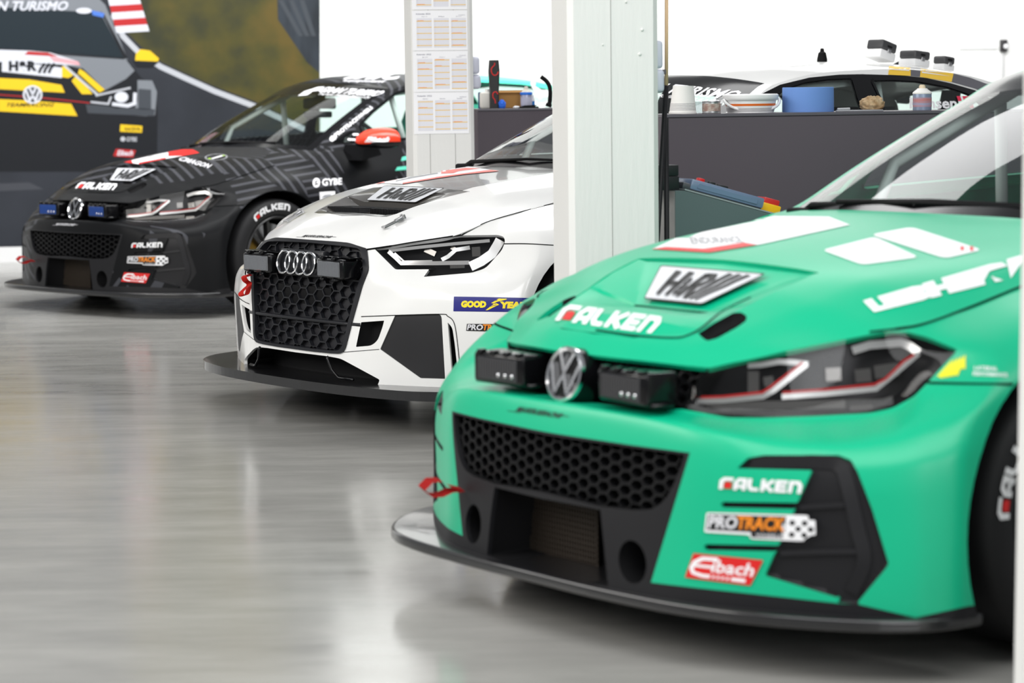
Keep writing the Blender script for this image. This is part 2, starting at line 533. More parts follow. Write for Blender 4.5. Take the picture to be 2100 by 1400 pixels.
# sunken panel in the middle of the hood: (centre, edge of the ramp, rim) rows
HATCH_VENT = [
 ((-.085,0,.703),(-.098,.14,.703),(-.165,.284,None)),
 ((-.145,0,.743),(-.150,.14,.741),(-.183,.288,None)),
 ((-.205,0,.753),(-.205,.14,.751),(-.215,.290,None)),
 ((-.318,0,.744),(-.318,.14,.743),(-.310,.306,None)),
 ((-.324,0,.726),(-.324,.14,.726),(-.318,.307,None)),
 ((-.330,0,.750),(-.330,.14,.748),(-.326,.309,None)),
 ((-.415,0,.799),(-.415,.22,.795),(-.41,.329,None)),
 ((-.498,0,.846),(-.496,.30,.836),(-.50,.337,None)),
]
HATCH_TOP = [  # (centre, rail) rows from the cowl back over the roof
 ((-1.17,0,.944),(-1.33,.668,.918)),
 ((-1.43,0,1.085),(-1.56,.628,1.045)),
 ((-1.70,0,1.220),(-1.81,.588,1.168)),
 ((-1.96,0,1.335),(-2.06,.548,1.287)),
 ((-2.25,0,1.378),(-2.36,.56,1.330)),
 ((-2.80,0,1.385),(-2.80,.565,1.338)),
 ((-3.35,0,1.362),(-3.30,.55,1.318)),
 ((-3.75,0,1.310),(-3.65,.52,1.268)),
 ((-4.04,0,.965),(-3.93,.550,.970)),
]
def top_net(rows, fr=(0, .35, .65, .86, .935, 1.0)):
    P = []
    for f in fr:
        col = []
        for c, e in rows:
            c, e = np.array(c), np.array(e)
            k = np.array([f ** 2.4, f, f ** 2.4])
            col.append(c + (e - c) * k)
        P.append(col)
    return P
HATCH_BELT = [(-1.33,.725,.913),(-1.56,.742,.928),(-1.81,.757,.942),(-2.06,.756,.953),(-2.36,.751,.964),(-2.80,.737,.981),(-3.30,.694,.994),(-3.65,.645,.991),(-3.93,.550,.970)]
def canopy_rows(rows, belt):
    """adds the rows that bound the glass"""
    L_ = lambda a, b, t: tuple(np.array(a) + (np.array(b) - np.array(a)) * t)
    R = [(rows[0], belt[0])]
    R.append(((L_(rows[0][0], rows[1][0], .16), L_(rows[0][1], rows[1][1], .16)), L_(belt[0], belt[1], .16)))
    R += [(rows[1], belt[1]), (rows[2], belt[2])]
    R.append(((L_(rows[2][0], rows[3][0], .42), L_(rows[2][1], rows[3][1], .42)), L_(belt[2], belt[3], .42)))
    R += [(r, b) for r, b in zip(rows[3:], belt[3:])]
    return [r for r, b in R], [b for r, b in R]
def side_net(rows, belt):
    P = []
    for f in (0, .35, .7, 1.0):
        col = []
        for (c, e), b in zip(rows, belt):
            e, b = np.array(e), np.array(b)
            p = e + (b - e) * f
            p[1] += .018 * math.sin(math.pi * f) * min(1, abs(e[2] - b[2]) / .2)
            col.append(p)
        P.append(col)
    return P

SEDAN_OUT = [
 [(.030,0,.175),(.020,0,.28),(.0,0,.42),(-.012,0,.50),(-.022,0,.55),(-.030,0,.60),(-.045,0,.66),(-.060,0,.702)],
 [(.028,.16,.175),(.018,.16,.28),(-.002,.16,.42),(-.014,.16,.50),(-.024,.16,.55),(-.032,.155,.60),(-.047,.14,.66),(-.062,.12,.702)],
 [(.012,.30,.175),(.008,.30,.28),(-.008,.30,.42),(-.020,.30,.50),(-.030,.30,.55),(-.038,.29,.60),(-.053,.265,.655),(-.070,.24,.700)],
 [(-.020,.42,.175),(-.020,.40,.28),(-.025,.41,.42),(-.033,.42,.50),(-.036,.425,.55),(-.045,.42,.60),(-.065,.39,.65),(-.080,.36,.682)],
 [(-.070,.53,.175),(-.065,.52,.28),(-.060,.52,.42),(-.070,.52,.50),(-.078,.52,.55),(-.100,.50,.60),(-.120,.46,.65),(-.130,.43,.692)],
 [(-.120,.63,.175),(-.115,.62,.28),(-.110,.62,.42),(-.117,.62,.50),(-.130,.61,.55),(-.165,.57,.60),(-.185,.53,.66),(-.196,.50,.707)],
 [(-.175,.73,.175),(-.170,.73,.28),(-.165,.73,.42),(-.172,.73,.50),(-.185,.715,.55),(-.235,.66,.60),(-.280,.63,.67),(-.330,.60,.732)],
 [(-.245,.84,.175),(-.240,.84,.28),(-.235,.84,.42),(-.240,.83,.50),(-.260,.81,.55),(-.330,.75,.61),(-.380,.73,.69),(-.430,.655,.779)],
 [(-.305,.92,.175),(-.300,.92,.28),(-.300,.92,.42),(-.305,.91,.50),(-.325,.885,.56),(-.385,.80,.64),(-.420,.775,.72),(-.500,.675,.798)],
 [(-.370,.96,.175),(-.365,.963,.28),(-.365,.963,.42),(-.375,.958,.50),(-.400,.945,.57),(-.460,.92,.65),(-.520,.86,.74),(-.600,.70,.820)],
]
for _c, _t in zip(HATCH_OUT[10:], [(-.76,.715,.845),(-1.08,.73,.878),(-1.33,.72,.93)] + [None] * 20):
    _c = list(_c)
    if _t: _c[7] = _t
    SEDAN_OUT.append(_c)
SEDAN_HOOD = [
 _hood_row(-.060, -.080, .36, (.702,.702,.699,.692,.682)),
 _hood_row(-.10, -.130, .43, (.735,.733,.720,.706,.692)),
 _hood_row(-.18, -.196, .50, (.775,.772,.756,.733,.707)),
 _hood_row(-.26, -.29, .575, (.806,.802,.784,.755,.722)),
 _hood_row(-.40, -.41, .648, (.848,.844,.826,.798,.772)),
 _hood_row(-.55, -.55, .69, (.880,.876,.860,.837,.810)),
 _hood_row(-.72, -.71, .71, (.908,.904,.889,.867,.840)),
 _hood_row(-.97, -1.0, .73, (.932,.930,.918,.897,.872)),
 _hood_row(-1.09, -1.2, .73, (.945,.943,.932,.915,.898)),
 _hood_row(-1.17, -1.33, .72, (.955,.953,.946,.939,.93)),
]
SEDAN_VENT = [
 ((-.232,0,None),(-.236,.20,None),(-.249,.250,None)),
 ((-.272,0,.800),(-.276,.20,.797),(-.285,.268,None)),
 ((-.300,0,.788),(-.300,.19,.785),(-.310,.272,None)),
 ((-.432,0,.812),(-.432,.17,.808),(-.440,.300,None)),
 ((-.440,0,.808),(-.440,.17,.806),(-.446,.301,None)),
 ((-.446,0,.834),(-.446,.175,.831),(-.452,.302,None)),
 ((-.510,0,.865),(-.508,.20,.860),(-.512,.312,None)),
 ((-.590,0,.893),(-.588,.225,.886),(-.60,.328,None)),
]
SEDAN_TOP = [
 ((-1.17,0,.955),(-1.33,.665,.934)),
 ((-1.43,0,1.090),(-1.56,.628,1.050)),
 ((-1.70,0,1.222),(-1.81,.588,1.170)),
 ((-1.96,0,1.330),(-2.06,.545,1.282)),
 ((-2.30,0,1.380),(-2.40,.555,1.335)),
 ((-2.75,0,1.385),(-2.80,.555,1.345)),
 ((-3.15,0,1.374),(-3.20,.545,1.325)),
 ((-3.60,0,1.342),(-3.52,.525,1.275)),
 ((-4.02,0,1.265),(-3.85,.510,1.180)),
 ((-4.10,0,.990),(-3.95,.550,.985)),
]
SEDAN_BELT = HATCH_BELT[:-2] + [(-3.58,.655,.992),(-3.80,.60,.985),(-3.95,.548,.972)]
# ------------------------------------------------------------------ flat artwork (unit squares) laid onto surfaces
_txt_cache = {}
def text_mesh(s, bold=0.0, shear=0.0, res=2):
    """-> verts (n,2) and tris of a line of text, in em units"""
    k = (s, bold, shear, res)
    if k in _txt_cache: return _txt_cache[k]
    cu = bpy.data.curves.new('lettering', 'FONT')
    cu.body = s; cu.size = 1.0; cu.offset = bold; cu.shear = shear; cu.resolution_u = res; cu.fill_mode = 'FRONT'
    o = bpy.data.objects.new('lettering', cu); C.objects.link(o)
    dg = bpy.context.evaluated_depsgraph_get(); dg.update()
    me = o.evaluated_get(dg).to_mesh()
    bm = bmesh.new(); bm.from_mesh(me)
    bmesh.ops.triangulate(bm, faces=bm.faces[:])
    bm.verts.index_update()
    V = np.array([(v.co.x, v.co.y) for v in bm.verts]) if bm.verts else np.zeros((0, 2))
    T = [[v.index for v in f.verts] for f in bm.faces]
    bm.free(); o.evaluated_get(dg).to_mesh_clear()
    bpy.data.objects.remove(o); bpy.data.curves.remove(cu)
    _txt_cache[k] = (V, T)
    return V, T
class Art:
    """flat shapes in the unit square (u right, v up); every shape has a material slot and a layer"""
    def __init__(s): s.items = []
    def poly(s, pts, m=0, layer=0, holes=()):
        loops = [[Vector((p[0], p[1], 0)) for p in pts]] + [[Vector((p[0], p[1], 0)) for p in h] for h in holes]
        flat = [(p.x, p.y) for l in loops for p in l]
        t = tessellate_polygon(loops)
        s.items.append((np.array(flat, float), [list(f) for f in t], m, layer)); return s
    def rect(s, u0, v0, u1, v1, m=0, layer=0): return s.poly([(u0, v0), (u1, v0), (u1, v1), (u0, v1)], m, layer)
    def text(s, txt, u0, v0, u1, v1, m=0, layer=0, bold=0.0, shear=0.0):
        V, T = text_mesh(txt, bold, shear)
        if not len(V): return s
        lo, hi = V.min(0), V.max(0)
        W = (V - lo) / (hi - lo) * [u1 - u0, v1 - v0] + [u0, v0]
        s.items.append((W, T, m, layer)); return s
    def stroke(s, pts, w, m=0, layer=0, asp=1.0):
        """thick polyline with mitred joints; asp = width / height of the finished art (keeps w even)"""
        P = np.array(pts, float) * [asp, 1]; n = len(P); Lp = []; Rp = []
        for i in range(n):
            d0 = P[i] - P[i - 1] if i > 0 else P[1] - P[0]
            d1 = P[i + 1] - P[i] if i < n - 1 else P[-1] - P[-2]
            d0 = d0 / np.linalg.norm(d0); d1 = d1 / np.linalg.norm(d1)
            n0 = np.array([-d0[1], d0[0]]); n1 = np.array([-d1[1], d1[0]])
            b = n0 + n1; b = b / np.linalg.norm(b)
            k = w / 2 / max(.35, b @ n0)
            Lp.append(P[i] + b * k); Rp.append(P[i] - b * k)
        Lp = np.array(Lp) / [asp, 1]; Rp = np.array(Rp) / [asp, 1]
        V = np.concatenate([Lp, Rp]); T = []
        for i in range(n - 1):
            T += [[n + i, n + i + 1, i + 1], [n + i, i + 1, i]]
        s.items.append((V, T, m, layer)); return s
    def ring(s, cx, cy, rx, ry, t, m=0, layer=0, n=28, a0=0, a1=360):
        P = []; k = n + 1
        for r in (1.0, 1 - t):
            for i in range(k):
                a = math.radians(a0 + (a1 - a0) * i / n); P.append((cx + rx * r * math.cos(a), cy + ry * r * math.sin(a)))
        T = []
        for i in range(n): T += [[i, i + 1, k + i + 1], [i, k + i + 1, k + i]]
        s.items.append((np.array(P), T, m, layer)); return s
    def warp(s, fn):
        s.items = [(np.array([fn(*p) for p in V]), T, m, l) for V, T, m, l in s.items]; return s
    def add(s, o, u0, v0, u1, v1, dm=0, dl=0):
        for V, T, m, l in o.items:
            s.items.append((V * [u1 - u0, v1 - v0] + [u0, v0], T, m + dm, l + dl))
        return s
def _homog(q):
    """unit square corners (0,1) (1,1) (1,0) (0,0) -> quad TL TR BR BL"""
    src = [(0, 1), (1, 1), (1, 0), (0, 0)]; A = []; b = []
    for (x, y), (X, Y) in zip(src, q):
        A.append([x, y, 1, 0, 0, 0, -X * x, -X * y]); b.append(X)
        A.append([0, 0, 0, x, y, 1, -Y * x, -Y * y]); b.append(Y)
    h = np.linalg.solve(np.array(A, float), np.array(b, float))
    return np.append(h, 1).reshape(3, 3)
def px_placer(pose, shells, quad, off=0.0015, step=0.0006):
    """lay art on the surface seen in the photo inside the pixel quad"""
    Hm = _homog(quad); eye = Vector(pose.eye)
    def place(u, v, layer):
        p = Hm @ np.array([u, v, 1]); p = p[:2] / p[2]
        d = Vector(pose.ray(*p)).normalized(); best = None
        for sh in shells:
            loc, nr, i, dist = sh.bvh.ray_cast(eye, d)
            if loc is None:
                m = Vector((1, -1, 1))
                loc, nr, i, dist = sh.bvh.ray_cast(eye * m, d * m)
                if loc is not None: loc = loc * m; nr = sh.normal(loc * m) * m
            else: nr = sh.normal(loc)
            if loc is not None and (best is None or dist < best[2]): best = (loc, nr, dist)
        if best is None: return None
        return best[0] + best[1] * (off + layer * step)
    return place
def quad_placer(TL, TR, BR, BL, off=0.001, step=0.0006):
    TL, TR, BR, BL = (Vector(p) for p in (TL, TR, BR, BL))
    n = (BR - BL).cross(TL - BL).normalized()
    def place(u, v, layer):
        a = BL.lerp(BR, u); b = TL.lerp(TR, u)
        return a.lerp(b, v) + n * (off + layer * step)
    return place
def lay(name, art, place, mats, parent=None, maxlen=0.12, smooth=False):
    """art -> one mesh object; maxlen: longest edge in unit-square units before it is split"""
    bm = bmesh.new()
    for V, T, m, layer in art.items:
        b2 = bmesh.new()
        vs = [b2.verts.new((p[0], p[1], 0)) for p in V]
        for t in T:
            if len(set(t)) == 3:
                try: b2.faces.new([vs[i] for i in t])
                except ValueError: pass
        if maxlen:
            for _ in range(7):
                es = [e for e in b2.edges if e.calc_length() > maxlen]
                if not es: break
                bmesh.ops.subdivide_edges(b2, edges=es, cuts=1)
                bmesh.ops.triangulate(b2, faces=[f for f in b2.faces if len(f.verts) > 3])
        mp = {}
        for f in b2.faces:
            ids = []; ok = True
            for v in f.verts:
                if v not in mp:
                    p = place(v.co.x, v.co.y, layer)
                    mp[v] = None if p is None else bm.verts.new(p)
                if mp[v] is None: ok = False; break
                ids.append(mp[v])
            if not ok: continue
            a, b_, c_ = (v.co for v in f.verts)
            ccw = (b_.x - a.x) * (c_.y - a.y) - (b_.y - a.y) * (c_.x - a.x)
            if ccw < 0: ids.reverse()
            try:
                nf = bm.faces.new(ids); nf.material_index = m
            except ValueError: pass
        b2.free()
    bmesh.ops.delete(bm, geom=[v for v in bm.verts if not v.link_faces], context='VERTS')
    return bm_obj(name, bm, mats, parent, smooth=smooth)

# lettering and marks ------------------------------------------------
def art_falken():          # slots: 0 white, 1 red
    a = Art(); W = 1 / 6.35
    def gl(i, strokes, w=.27):
        for st in strokes:
            a.stroke([((i + .08 + .84 * x) * W * 1.055, y) for x, y in st], w, 0, 0, asp=5.6)
    gl(0, [[(.12, .0), (.12, .68), (.36, .87), (1.12, .87)]])
    a.poly([(W * .42, .10), (W * .98, .10), (W * .98, .58), (W * .70, .66), (W * .42, .58)], 1, 1)
    gl(1, [[(.16, .0), (.16, .60), (.42, .87), (.9, .87), (.9, 0)], [(.2, .33), (.9, .33)]])
    gl(2, [[(.14, 1), (.14, .36), (.36, .13), (.95, .13)]])
    gl(3, [[(.12, 0), (.12, 1)], [(.98, .95), (.34, .5), (1.0, .03)]])
    gl(4, [[(1.0, .87), (.14, .87), (.14, .13), (1.0, .13)], [(.14, .5), (.92, .5)]])
    gl(5, [[(.12, 0), (.12, .87), (.70, .87), (.92, .62), (.92, 0)]])
    return a
def art_eibach():          # 0 red, 1 white
    a = Art()
    a.poly([(0, 0), (.86, 0), (1, 1), (.14, 1)], 0, 0)
    a.stroke([(.46, .86), (.26, .84), (.15, .66), (.10, .42), (.12, .24), (.24, .16), (.80, .16)], .14, 1, 1, asp=2.6)
    a.stroke([(.14, .54), (.38, .54)], .11, 1, 1, asp=2.6)
    a.text('ibach', .36, .34, .90, .84, 1, 1, bold=.02, shear=.25)
    for k in range(5): a.poly([(.34 + k * .06, .08), (.37 + k * .06, .08), (.39 + k * .06, .25), (.36 + k * .06, .25)], 0, 2)
    return a
def art_protrack(border=True, flag=True):   # 0 white 1 black 2 orange 3 pale grey
    a = Art()
    if border:
        a.poly(rounded([(-.02, .14), (.43, .12), (.44, -.06), (.93, -.04), (.95, .22), (1.03, .24), (1.02, .86), (.96, .86), (.96, 1.06), (-.01, 1.04)], .05), 0, 0)
    a.poly([(0, .26), (.44, .24), (.45, .02), (.74, .04), (.76, .26), (.76, .98), (.01, .96)], 1, 1)
    a.text('PRO', .015, .34, .31, .92, 3, 2, bold=.035, shear=.12)
    a.text('TRACK', .305, .34, .755, .94, 2, 2, bold=.035, shear=.12)
    a.text('WHEELS', .49, .06, .73, .21, 3, 2, bold=.01)
    if flag:
        a.poly([(.74, .06), (.92, .02), (1.0, .25), (.94, .92), (.77, .92), (.73, .6)], 0, 1)
        for i, j in ((0, 0), (2, 0), (1, 1), (3, 1), (0, 2), (2, 2)):
            u = .80 + i * .055; v = .72 - j * .25
            a.poly(ellipse(u + .02, v, .026, .11), 1, 2)
    return a
def art_hr(trap=0.0):      # 0 plate white, 1 black, 2 grey shadow
    a = Art()
    def w(u, v): return (u, v)
    a.poly(rounded([(0, 0), (1, 0), (1, 1), (0, 1)], .04), 1, 0)
    a.poly(rounded([(.012, .035), (.988, .035), (.988, .965), (.012, .965)], .035), 0, 1)
    for du, dv, m, l in ((.012, -.05, 2, 2), (0, 0, 1, 3)):
        a.stroke([(.18 + du, .16 + dv), (.22 + du, .86 + dv)], .15, m, l, asp=2.2)
        a.stroke([(.315 + du, .16 + dv), (.355 + du, .86 + dv)], .15, m, l, asp=2.2)
        a.stroke([(.19 + du, .50 + dv), (.34 + du, .50 + dv)], .13, m, l, asp=2.2)
        a.text('&', .375 + du, .18 + dv, .475 + du, .70 + dv, m, l, bold=.035)
        a.stroke([(.49 + du, .16 + dv), (.53 + du, .84 + dv)], .15, m, l, asp=2.2)
        a.stroke([(.52 + du, .80 + dv), (.60 + du, .80 + dv), (.635 + du, .68 + dv), (.60 + du, .53 + dv), (.51 + du, .48 + dv)], .13, m, l, asp=2.2)
        a.stroke([(.56 + du, .47 + dv), (.615 + du, .16 + dv)], .15, m, l, asp=2.2)
    for k in range(3):
        u = .645 + k * .085
        a.stroke([(u, .10), (u + .02, .30), (u + .055, .52), (u + .06, .70), (u + .085, .90)], .13, 1, 3, asp=2.2)
    return a
def art_banner(txt, small=None):   # 0 letters
    a = Art()
    a.text(txt, .0, .32 if small else 0, 1, 1, 0, 0, bold=.03, shear=.35)
    if small: a.text(small, .06, 0, .94, .22, 0, 0, bold=.012, shear=.3)
    return a
def art_team():            # 0 letters: the small team strip on the nose
    a = Art()
    a.text('MAXKRUSERACING', .12, .18, .88, .98, 0, 0, bold=.03, shear=.3)
    a.rect(0, .06, .22, .14, 0, 0); a.rect(.80, .60, 1.0, .70, 0, 0)
    return a
def art_gybe():            # 0 letters, 1 body colour
    a = Art()
    a.poly(ellipse(.12, .5, .12, .5), 0, 0)
    a.stroke([(.17, .68), (.09, .62), (.09, .42), (.17, .36), (.06, .26)], .12, 1, 1, asp=3.2)
    a.text('GYBE', .30, .12, 1.0, .90, 0, 0, bold=.03)
    return a
# ------------------------------------------------------------------ materials for the cars
M_TRIM = bump_noise(mat('trim_plastic', rgb(22, 22, 25), 0.5, spec=0.3), 900, 0.15, 0.0004)
M_TRIM_D = mat('deep_black', rgb(9, 9, 11), 0.7, spec=0.2)
M_GLOSS = mat('gloss_black', rgb(12, 12, 14), 0.16, spec=0.32)
M_RUBBER = mat('tyre_rubber', rgb(24, 24, 26), 0.62, spec=0.35)
M_RIM = mat('rim_black', rgb(20, 20, 22), 0.35, spec=0.5)
M_CHROME = mat('chrome', (0.78, 0.79, 0.81), 0.12, 1.0)
M_STEEL = mat('brushed_steel', (0.55, 0.55, 0.56), 0.32, 1.0)
M_WHITE = mat('decal_white', rgb(240, 240, 242), 0.45)
M_BLACK = mat('decal_black', rgb(14, 14, 16), 0.45)
M_RED = mat('decal_red', rgb(214, 24, 24), 0.45)
M_ORANGE = mat('decal_orange', rgb(240, 140, 30), 0.45)
M_PALE = mat('decal_pale', rgb(222, 222, 226), 0.45)
M_GREY = mat('decal_grey', rgb(150, 152, 156), 0.45)
M_YELLOW = mat('decal_yellow', rgb(226, 226, 20), 0.45)
M_STRAP = bump_noise(mat('strap_red', rgb(190, 26, 22), 0.8), 700, 0.3, 0.0006)
M_LAMPSTRIP = mat('lamp_chrome_strip', (0.86, 0.85, 0.82), 0.32, 0.9)
M_LAMPDARK = mat('lamp_housing', rgb(15, 14, 15), 0.3, spec=0.35)
M_LAMPBOWL = mat('lamp_reflector', (0.30, 0.29, 0.27), 0.25, 1.0)
M_GLASS = glass_mat('window_glass', (0.80, 0.88, 0.86))
M_LENS = glass_mat('lamp_lens', (0.84, 0.84, 0.85), 1.38, 0.03)
M_CABIN = mat('cabin_black', rgb(22, 22, 24), 0.7)
M_CAGE = mat('cage_white', rgb(225, 226, 224), 0.4)
M_CARBON = mat('splitter_carbon', rgb(26, 26, 28), 0.28, coat=0.6, spec=0.5)
M_BRASS = mat('caliper_gold', rgb(150, 120, 50), 0.4, 0.7)
M_MESH = mat('mesh_black', rgb(13, 13, 15), 0.5, spec=0.22)
M_GAP = mat('shut_gap', rgb(8, 10, 10), 0.9, spec=0.1)

def cr_path(pts, n=8):
    """smooth path through 2-D or 3-D points"""
    P = [np.array(p, float) for p in pts]; out = []
    for i in range(len(P) - 1):
        p0 = P[max(i - 1, 0)]; p1 = P[i]; p2 = P[i + 1]; p3 = P[min(i + 2, len(P) - 1)]
        for k in range(n):
            t = k / n
            out.append(.5 * ((2 * p1) + (-p0 + p2) * t + (2 * p0 - 5 * p1 + 4 * p2 - p3) * t * t + (-p0 + 3 * p1 - 3 * p2 + p3) * t ** 3))
    out.append(P[-1]); return out
def seam(bm, pose, shells, pts, w=0.005, off=0.0008, n=8, mir=False):
    """thin dark ribbon along a pixel path on the surface"""
    pl = px_placer(pose, shells, [(0, 0), (1, 0), (1, 1), (0, 1)], 0, 0)
    hits = []
    for p in cr_path(pts, n):
        d = Vector(pose.ray(*p)).normalized(); best = None
        for sh in shells:
            loc, nr, i, dist = sh.bvh.ray_cast(Vector(pose.eye), d)
            if loc is not None and (best is None or dist < best[2]): best = (loc, sh.normal(loc), dist)
        if best: hits.append(best[:2])
    for sgn in ((1, -1) if mir else (1,)):
        prev = None
        for i, (p, nr) in enumerate(hits):
            a = hits[max(i - 1, 0)][0]; b = hits[min(i + 1, len(hits) - 1)][0]
            if (b - a).length < 1e-6: continue
            sd = (b - a).normalized().cross(nr).normalized() * w / 2
            q = [p + sd + nr * off, p - sd + nr * off]
            vs = [bm.verts.new((v.x, v.y * sgn, v.z)) for v in q]
            if prev: bm.faces.new((prev[0], prev[1], vs[1], vs[0]) if sgn > 0 else (prev[0], vs[0], vs[1], prev[1]))
            prev = vs
def seams(root, pose, items, name='shut_line'):
    for shells, pts, w, mir in items:
        bm = bmesh.new(); seam(bm, pose, shells, pts, w, .0014)
        if mir: bm_obj(name, mirror_bm(bm), M_GAP, root, False)
        bm_obj(name, bm, M_GAP, root, False)
def px_strip(bm, pose, shell, pts, width, depth, thick=0.004, closed=False):
    """bar behind the lens: pixel path, width in metres, depth behind the skin"""
    rows = []
    for p in pts:
        d = Vector(pose.ray(*p)).normalized()
        loc, nr, i, dist = shell.bvh.ray_cast(Vector(pose.eye), d)
        if loc is None: continue
        n = shell.normal(loc)
        rows.append((loc + d * depth, n, d))
    prev = None
    for i, (p, n, d) in enumerate(rows):
        a = rows[max(i - 1, 0)][0]; b = rows[min(i + 1, len(rows) - 1)][0]
        t = (b - a).normalized(); sd = t.cross(-d).normalized() * width / 2
        q = [p + sd, p - sd, p - sd + d * thick, p + sd + d * thick]
        vs = [bm.verts.new(v) for v in q]
        if prev:
            for k in range(4): bm.faces.new((prev[k], prev[(k + 1) % 4], vs[(k + 1) % 4], vs[k]))
        else: bm.faces.new(vs[::-1])
        prev = vs
    if prev: bm.faces.new(prev)
def mirror_bm(bm):
    b = bm.copy()
    for v in b.verts: v.co.y = -v.co.y
    bmesh.ops.reverse_faces(b, faces=b.faces[:])
    return b
def pair(name, bm, mats, parent, angle=35, smooth=True):
    b2 = mirror_bm(bm)
    a = bm_obj(name, bm, mats, parent, smooth, angle)
    b = bm_obj(name, b2, mats, parent, smooth, angle)
    return a, b
def surf_pair(name, data, mats, parent):
    return surf_obj(name, data, mats, parent), surf_obj(name, mirrored(*data) if data[2] is not None else mirrored(data[0], data[1])[:2] + (None,), mats, parent)

def glazed(nm, side, r, root):
    """a pane on each flank with its black seal"""
    V, Fc, Nn = side.extract(r)
    panes = surf_pair(nm, (V, Fc, Nn), M_GLASS, root)
    for pane, sg in zip(panes, (1, -1)):
        rb = bmesh.new()
        for a, b_ in boundary(Fc):
            p, q2, n1, n2 = V[a], V[b_], Nn[a], Nn[b_]
            t = (q2 - p).normalized() if (q2 - p).length > 1e-9 else Vector((1, 0, 0))
            o1 = t.cross(n1).normalized() * .014; o2 = t.cross(n2).normalized() * .014
            vs = [p + n1 * .003, q2 + n2 * .003, q2 + o2 + n2 * .003, p + o1 + n1 * .003]
            vs = [rb.verts.new((v.x, v.y * sg, v.z)) for v in vs]
            rb.faces.new(vs if sg < 0 else vs[::-1])
        bmesh.ops.remove_doubles(rb, verts=rb.verts[:], dist=.0006)
        bm_obj('seal', rb, M_GLOSS, pane, False)
def honeycomb(bm, shell, poly, pose, cw, ch, bar, off, depth, mir=False, xs=(-.6, .6), zs=(.1, .75), stretch=0.5):
    """hexagonal mesh of bars over the (y,z) area whose photo position lies in the polygon"""
    def surf(y, z):
        loc, nr, i, d = shell.bvh.ray_cast(Vector((1.0, abs(y), z)), Vector((-1, 0, 0)))
        return None if loc is None else loc.x
    nrow = int((zs[1] - zs[0]) / (ch * .5)) + 1
    for r in range(nrow):
        z0 = zs[0] + r * ch * .5
        ox = (cw * .75) * (r % 2)
        c = 0; y0 = xs[0] + ox
        while y0 < xs[1]:
            x = surf(y0, z0)
            if x is not None:
                pt = pose.proj([[x, abs(y0), z0]])[0]
                if inside(pt, poly):
                    ring = []
                    for dy, dz in ((-.5, 0), (-.25, -.5), (.25, -.5), (.5, 0), (.25, .5), (-.25, .5)):
                        yo, zo = y0 + dy * cw, z0 + dz * ch
                        yi, zi = y0 + dy * (cw - bar * 1.6), z0 + dz * (ch - bar * 1.6)
                        xo = surf(yo, zo); xo = x if xo is None else xo
                        ring.append((Vector((xo - off, yo, zo)), Vector((xo - off, yi, zi)), Vector((xo - off - depth, yi, zi))))
                    vs = [[bm.verts.new(p) for p in t] for t in ring]
                    for k in range(6):
                        a, b = vs[k], vs[(k + 1) % 6]
                        bm.faces.new((a[0], b[0], b[1], a[1])); bm.faces.new((a[1], b[1], b[2], a[2]))
            y0 += cw * 1.5
    bmesh.ops.remove_doubles(bm, verts=bm.verts[:], dist=0.0005)

# ------------------------------------------------------------------ wheel
def tyre_profile(R=.33, rim=.233, w=.13):
    return [(rim, w - .018), (rim + .012, w - .004), (rim + .03, w + .002), (R - .045, w + .003), (R - .022, w - .004), (R - .008, w - .018), (R, w - .04),
            (R, -w + .04), (R - .008, -w + .018), (R - .022, -w + .004), (R - .045, -w - .003), (rim + .03, -w - .002), (rim, -w + .018)]
def art_polar(art, r0, r1, a0, a1):
    """unit square -> annulus sector (u along the angle)"""
    def place(u, v, layer):
        a = math.radians(a0 + (a1 - a0) * u); r = r0 + (r1 - r0) * v
        return Vector((math.cos(a) * r, .1335 + .0006 * layer, math.sin(a) * r))
    return place
def build_wheel(parent, loc, side, text_from=None, spokes=10):
    """side +1: outer face looks to +y"""
    w = empty('wheel'); w.parent = parent; w.location = loc
    if side < 0: w.rotation_euler = (0, 0, math.pi)
    t = bm_obj('tyre', lathe_bm(tyre_profile(), 72, 'Y', True), M_RUBBER, w, True, 40)
    if text_from is not None:
        for st in ((text_from, text_from + 180) if True else ()):
            lay('tyre_lettering', art_falken(), art_polar(None, .268, .306, st, st + 58), [M_WHITE, M_RED], w, maxlen=.06)
    rb = bmesh.new()
    add_lathe(rb, [(.233, .118), (.226, .125), (.218, .118), (.212, .06), (.205, -.10), (.226, -.118), (.233, -.112)], 64, 'Y')
    for k in range(spokes):
        a = 2 * math.pi * k / spokes
        m = Matrix.Rotation(-a, 4, 'Y')
        pts = [(.05, -.020, .020), (.12, -.010, .013), (.213, -.009, .009)]
        prev = None
        for r, dz, wd in pts:
            y = .075 + (.112 - .075) * ((r - .05) / .163)
            q = [Vector((r, y, -wd)), Vector((r, y, wd)), Vector((r, y - .035, wd * 1.2)), Vector((r, y - .035, -wd * 1.2))]
            vs = [rb.verts.new(m @ v) for v in q]
            if prev:
                for i in range(4): rb.faces.new((prev[i], prev[(i + 1) % 4], vs[(i + 1) % 4], vs[i]))
            prev = vs
    add_lathe(rb, [(0, .086), (.03, .086), (.036, .08), (.06, .078), (.068, .07), (.07, .02)], 32, 'Y')
    bmesh.ops.recalc_face_normals(rb, faces=rb.faces[:])
    bm_obj('rim', rb, M_RIM, w, True, 35)
    db = bmesh.new(); add_lathe(db, [(.07, .03), (.185, .03), (.188, .026), (.188, .008), (.185, .004), (.07, .004)], 48, 'Y')
    bmesh.ops.recalc_face_normals(db, faces=db.faces[:])
    bm_obj('brake_disc', db, M_STEEL, w, True, 35)
    cb = bmesh.new(); add_prism(cb, [(.09, -.09), (.19, -.11), (.205, 0), (.19, .11), (.09, .09), (.12, 0)], .0, .05, 'Y')
    bm_obj('brake_caliper', cb, M_BRASS, w, False)
    return w

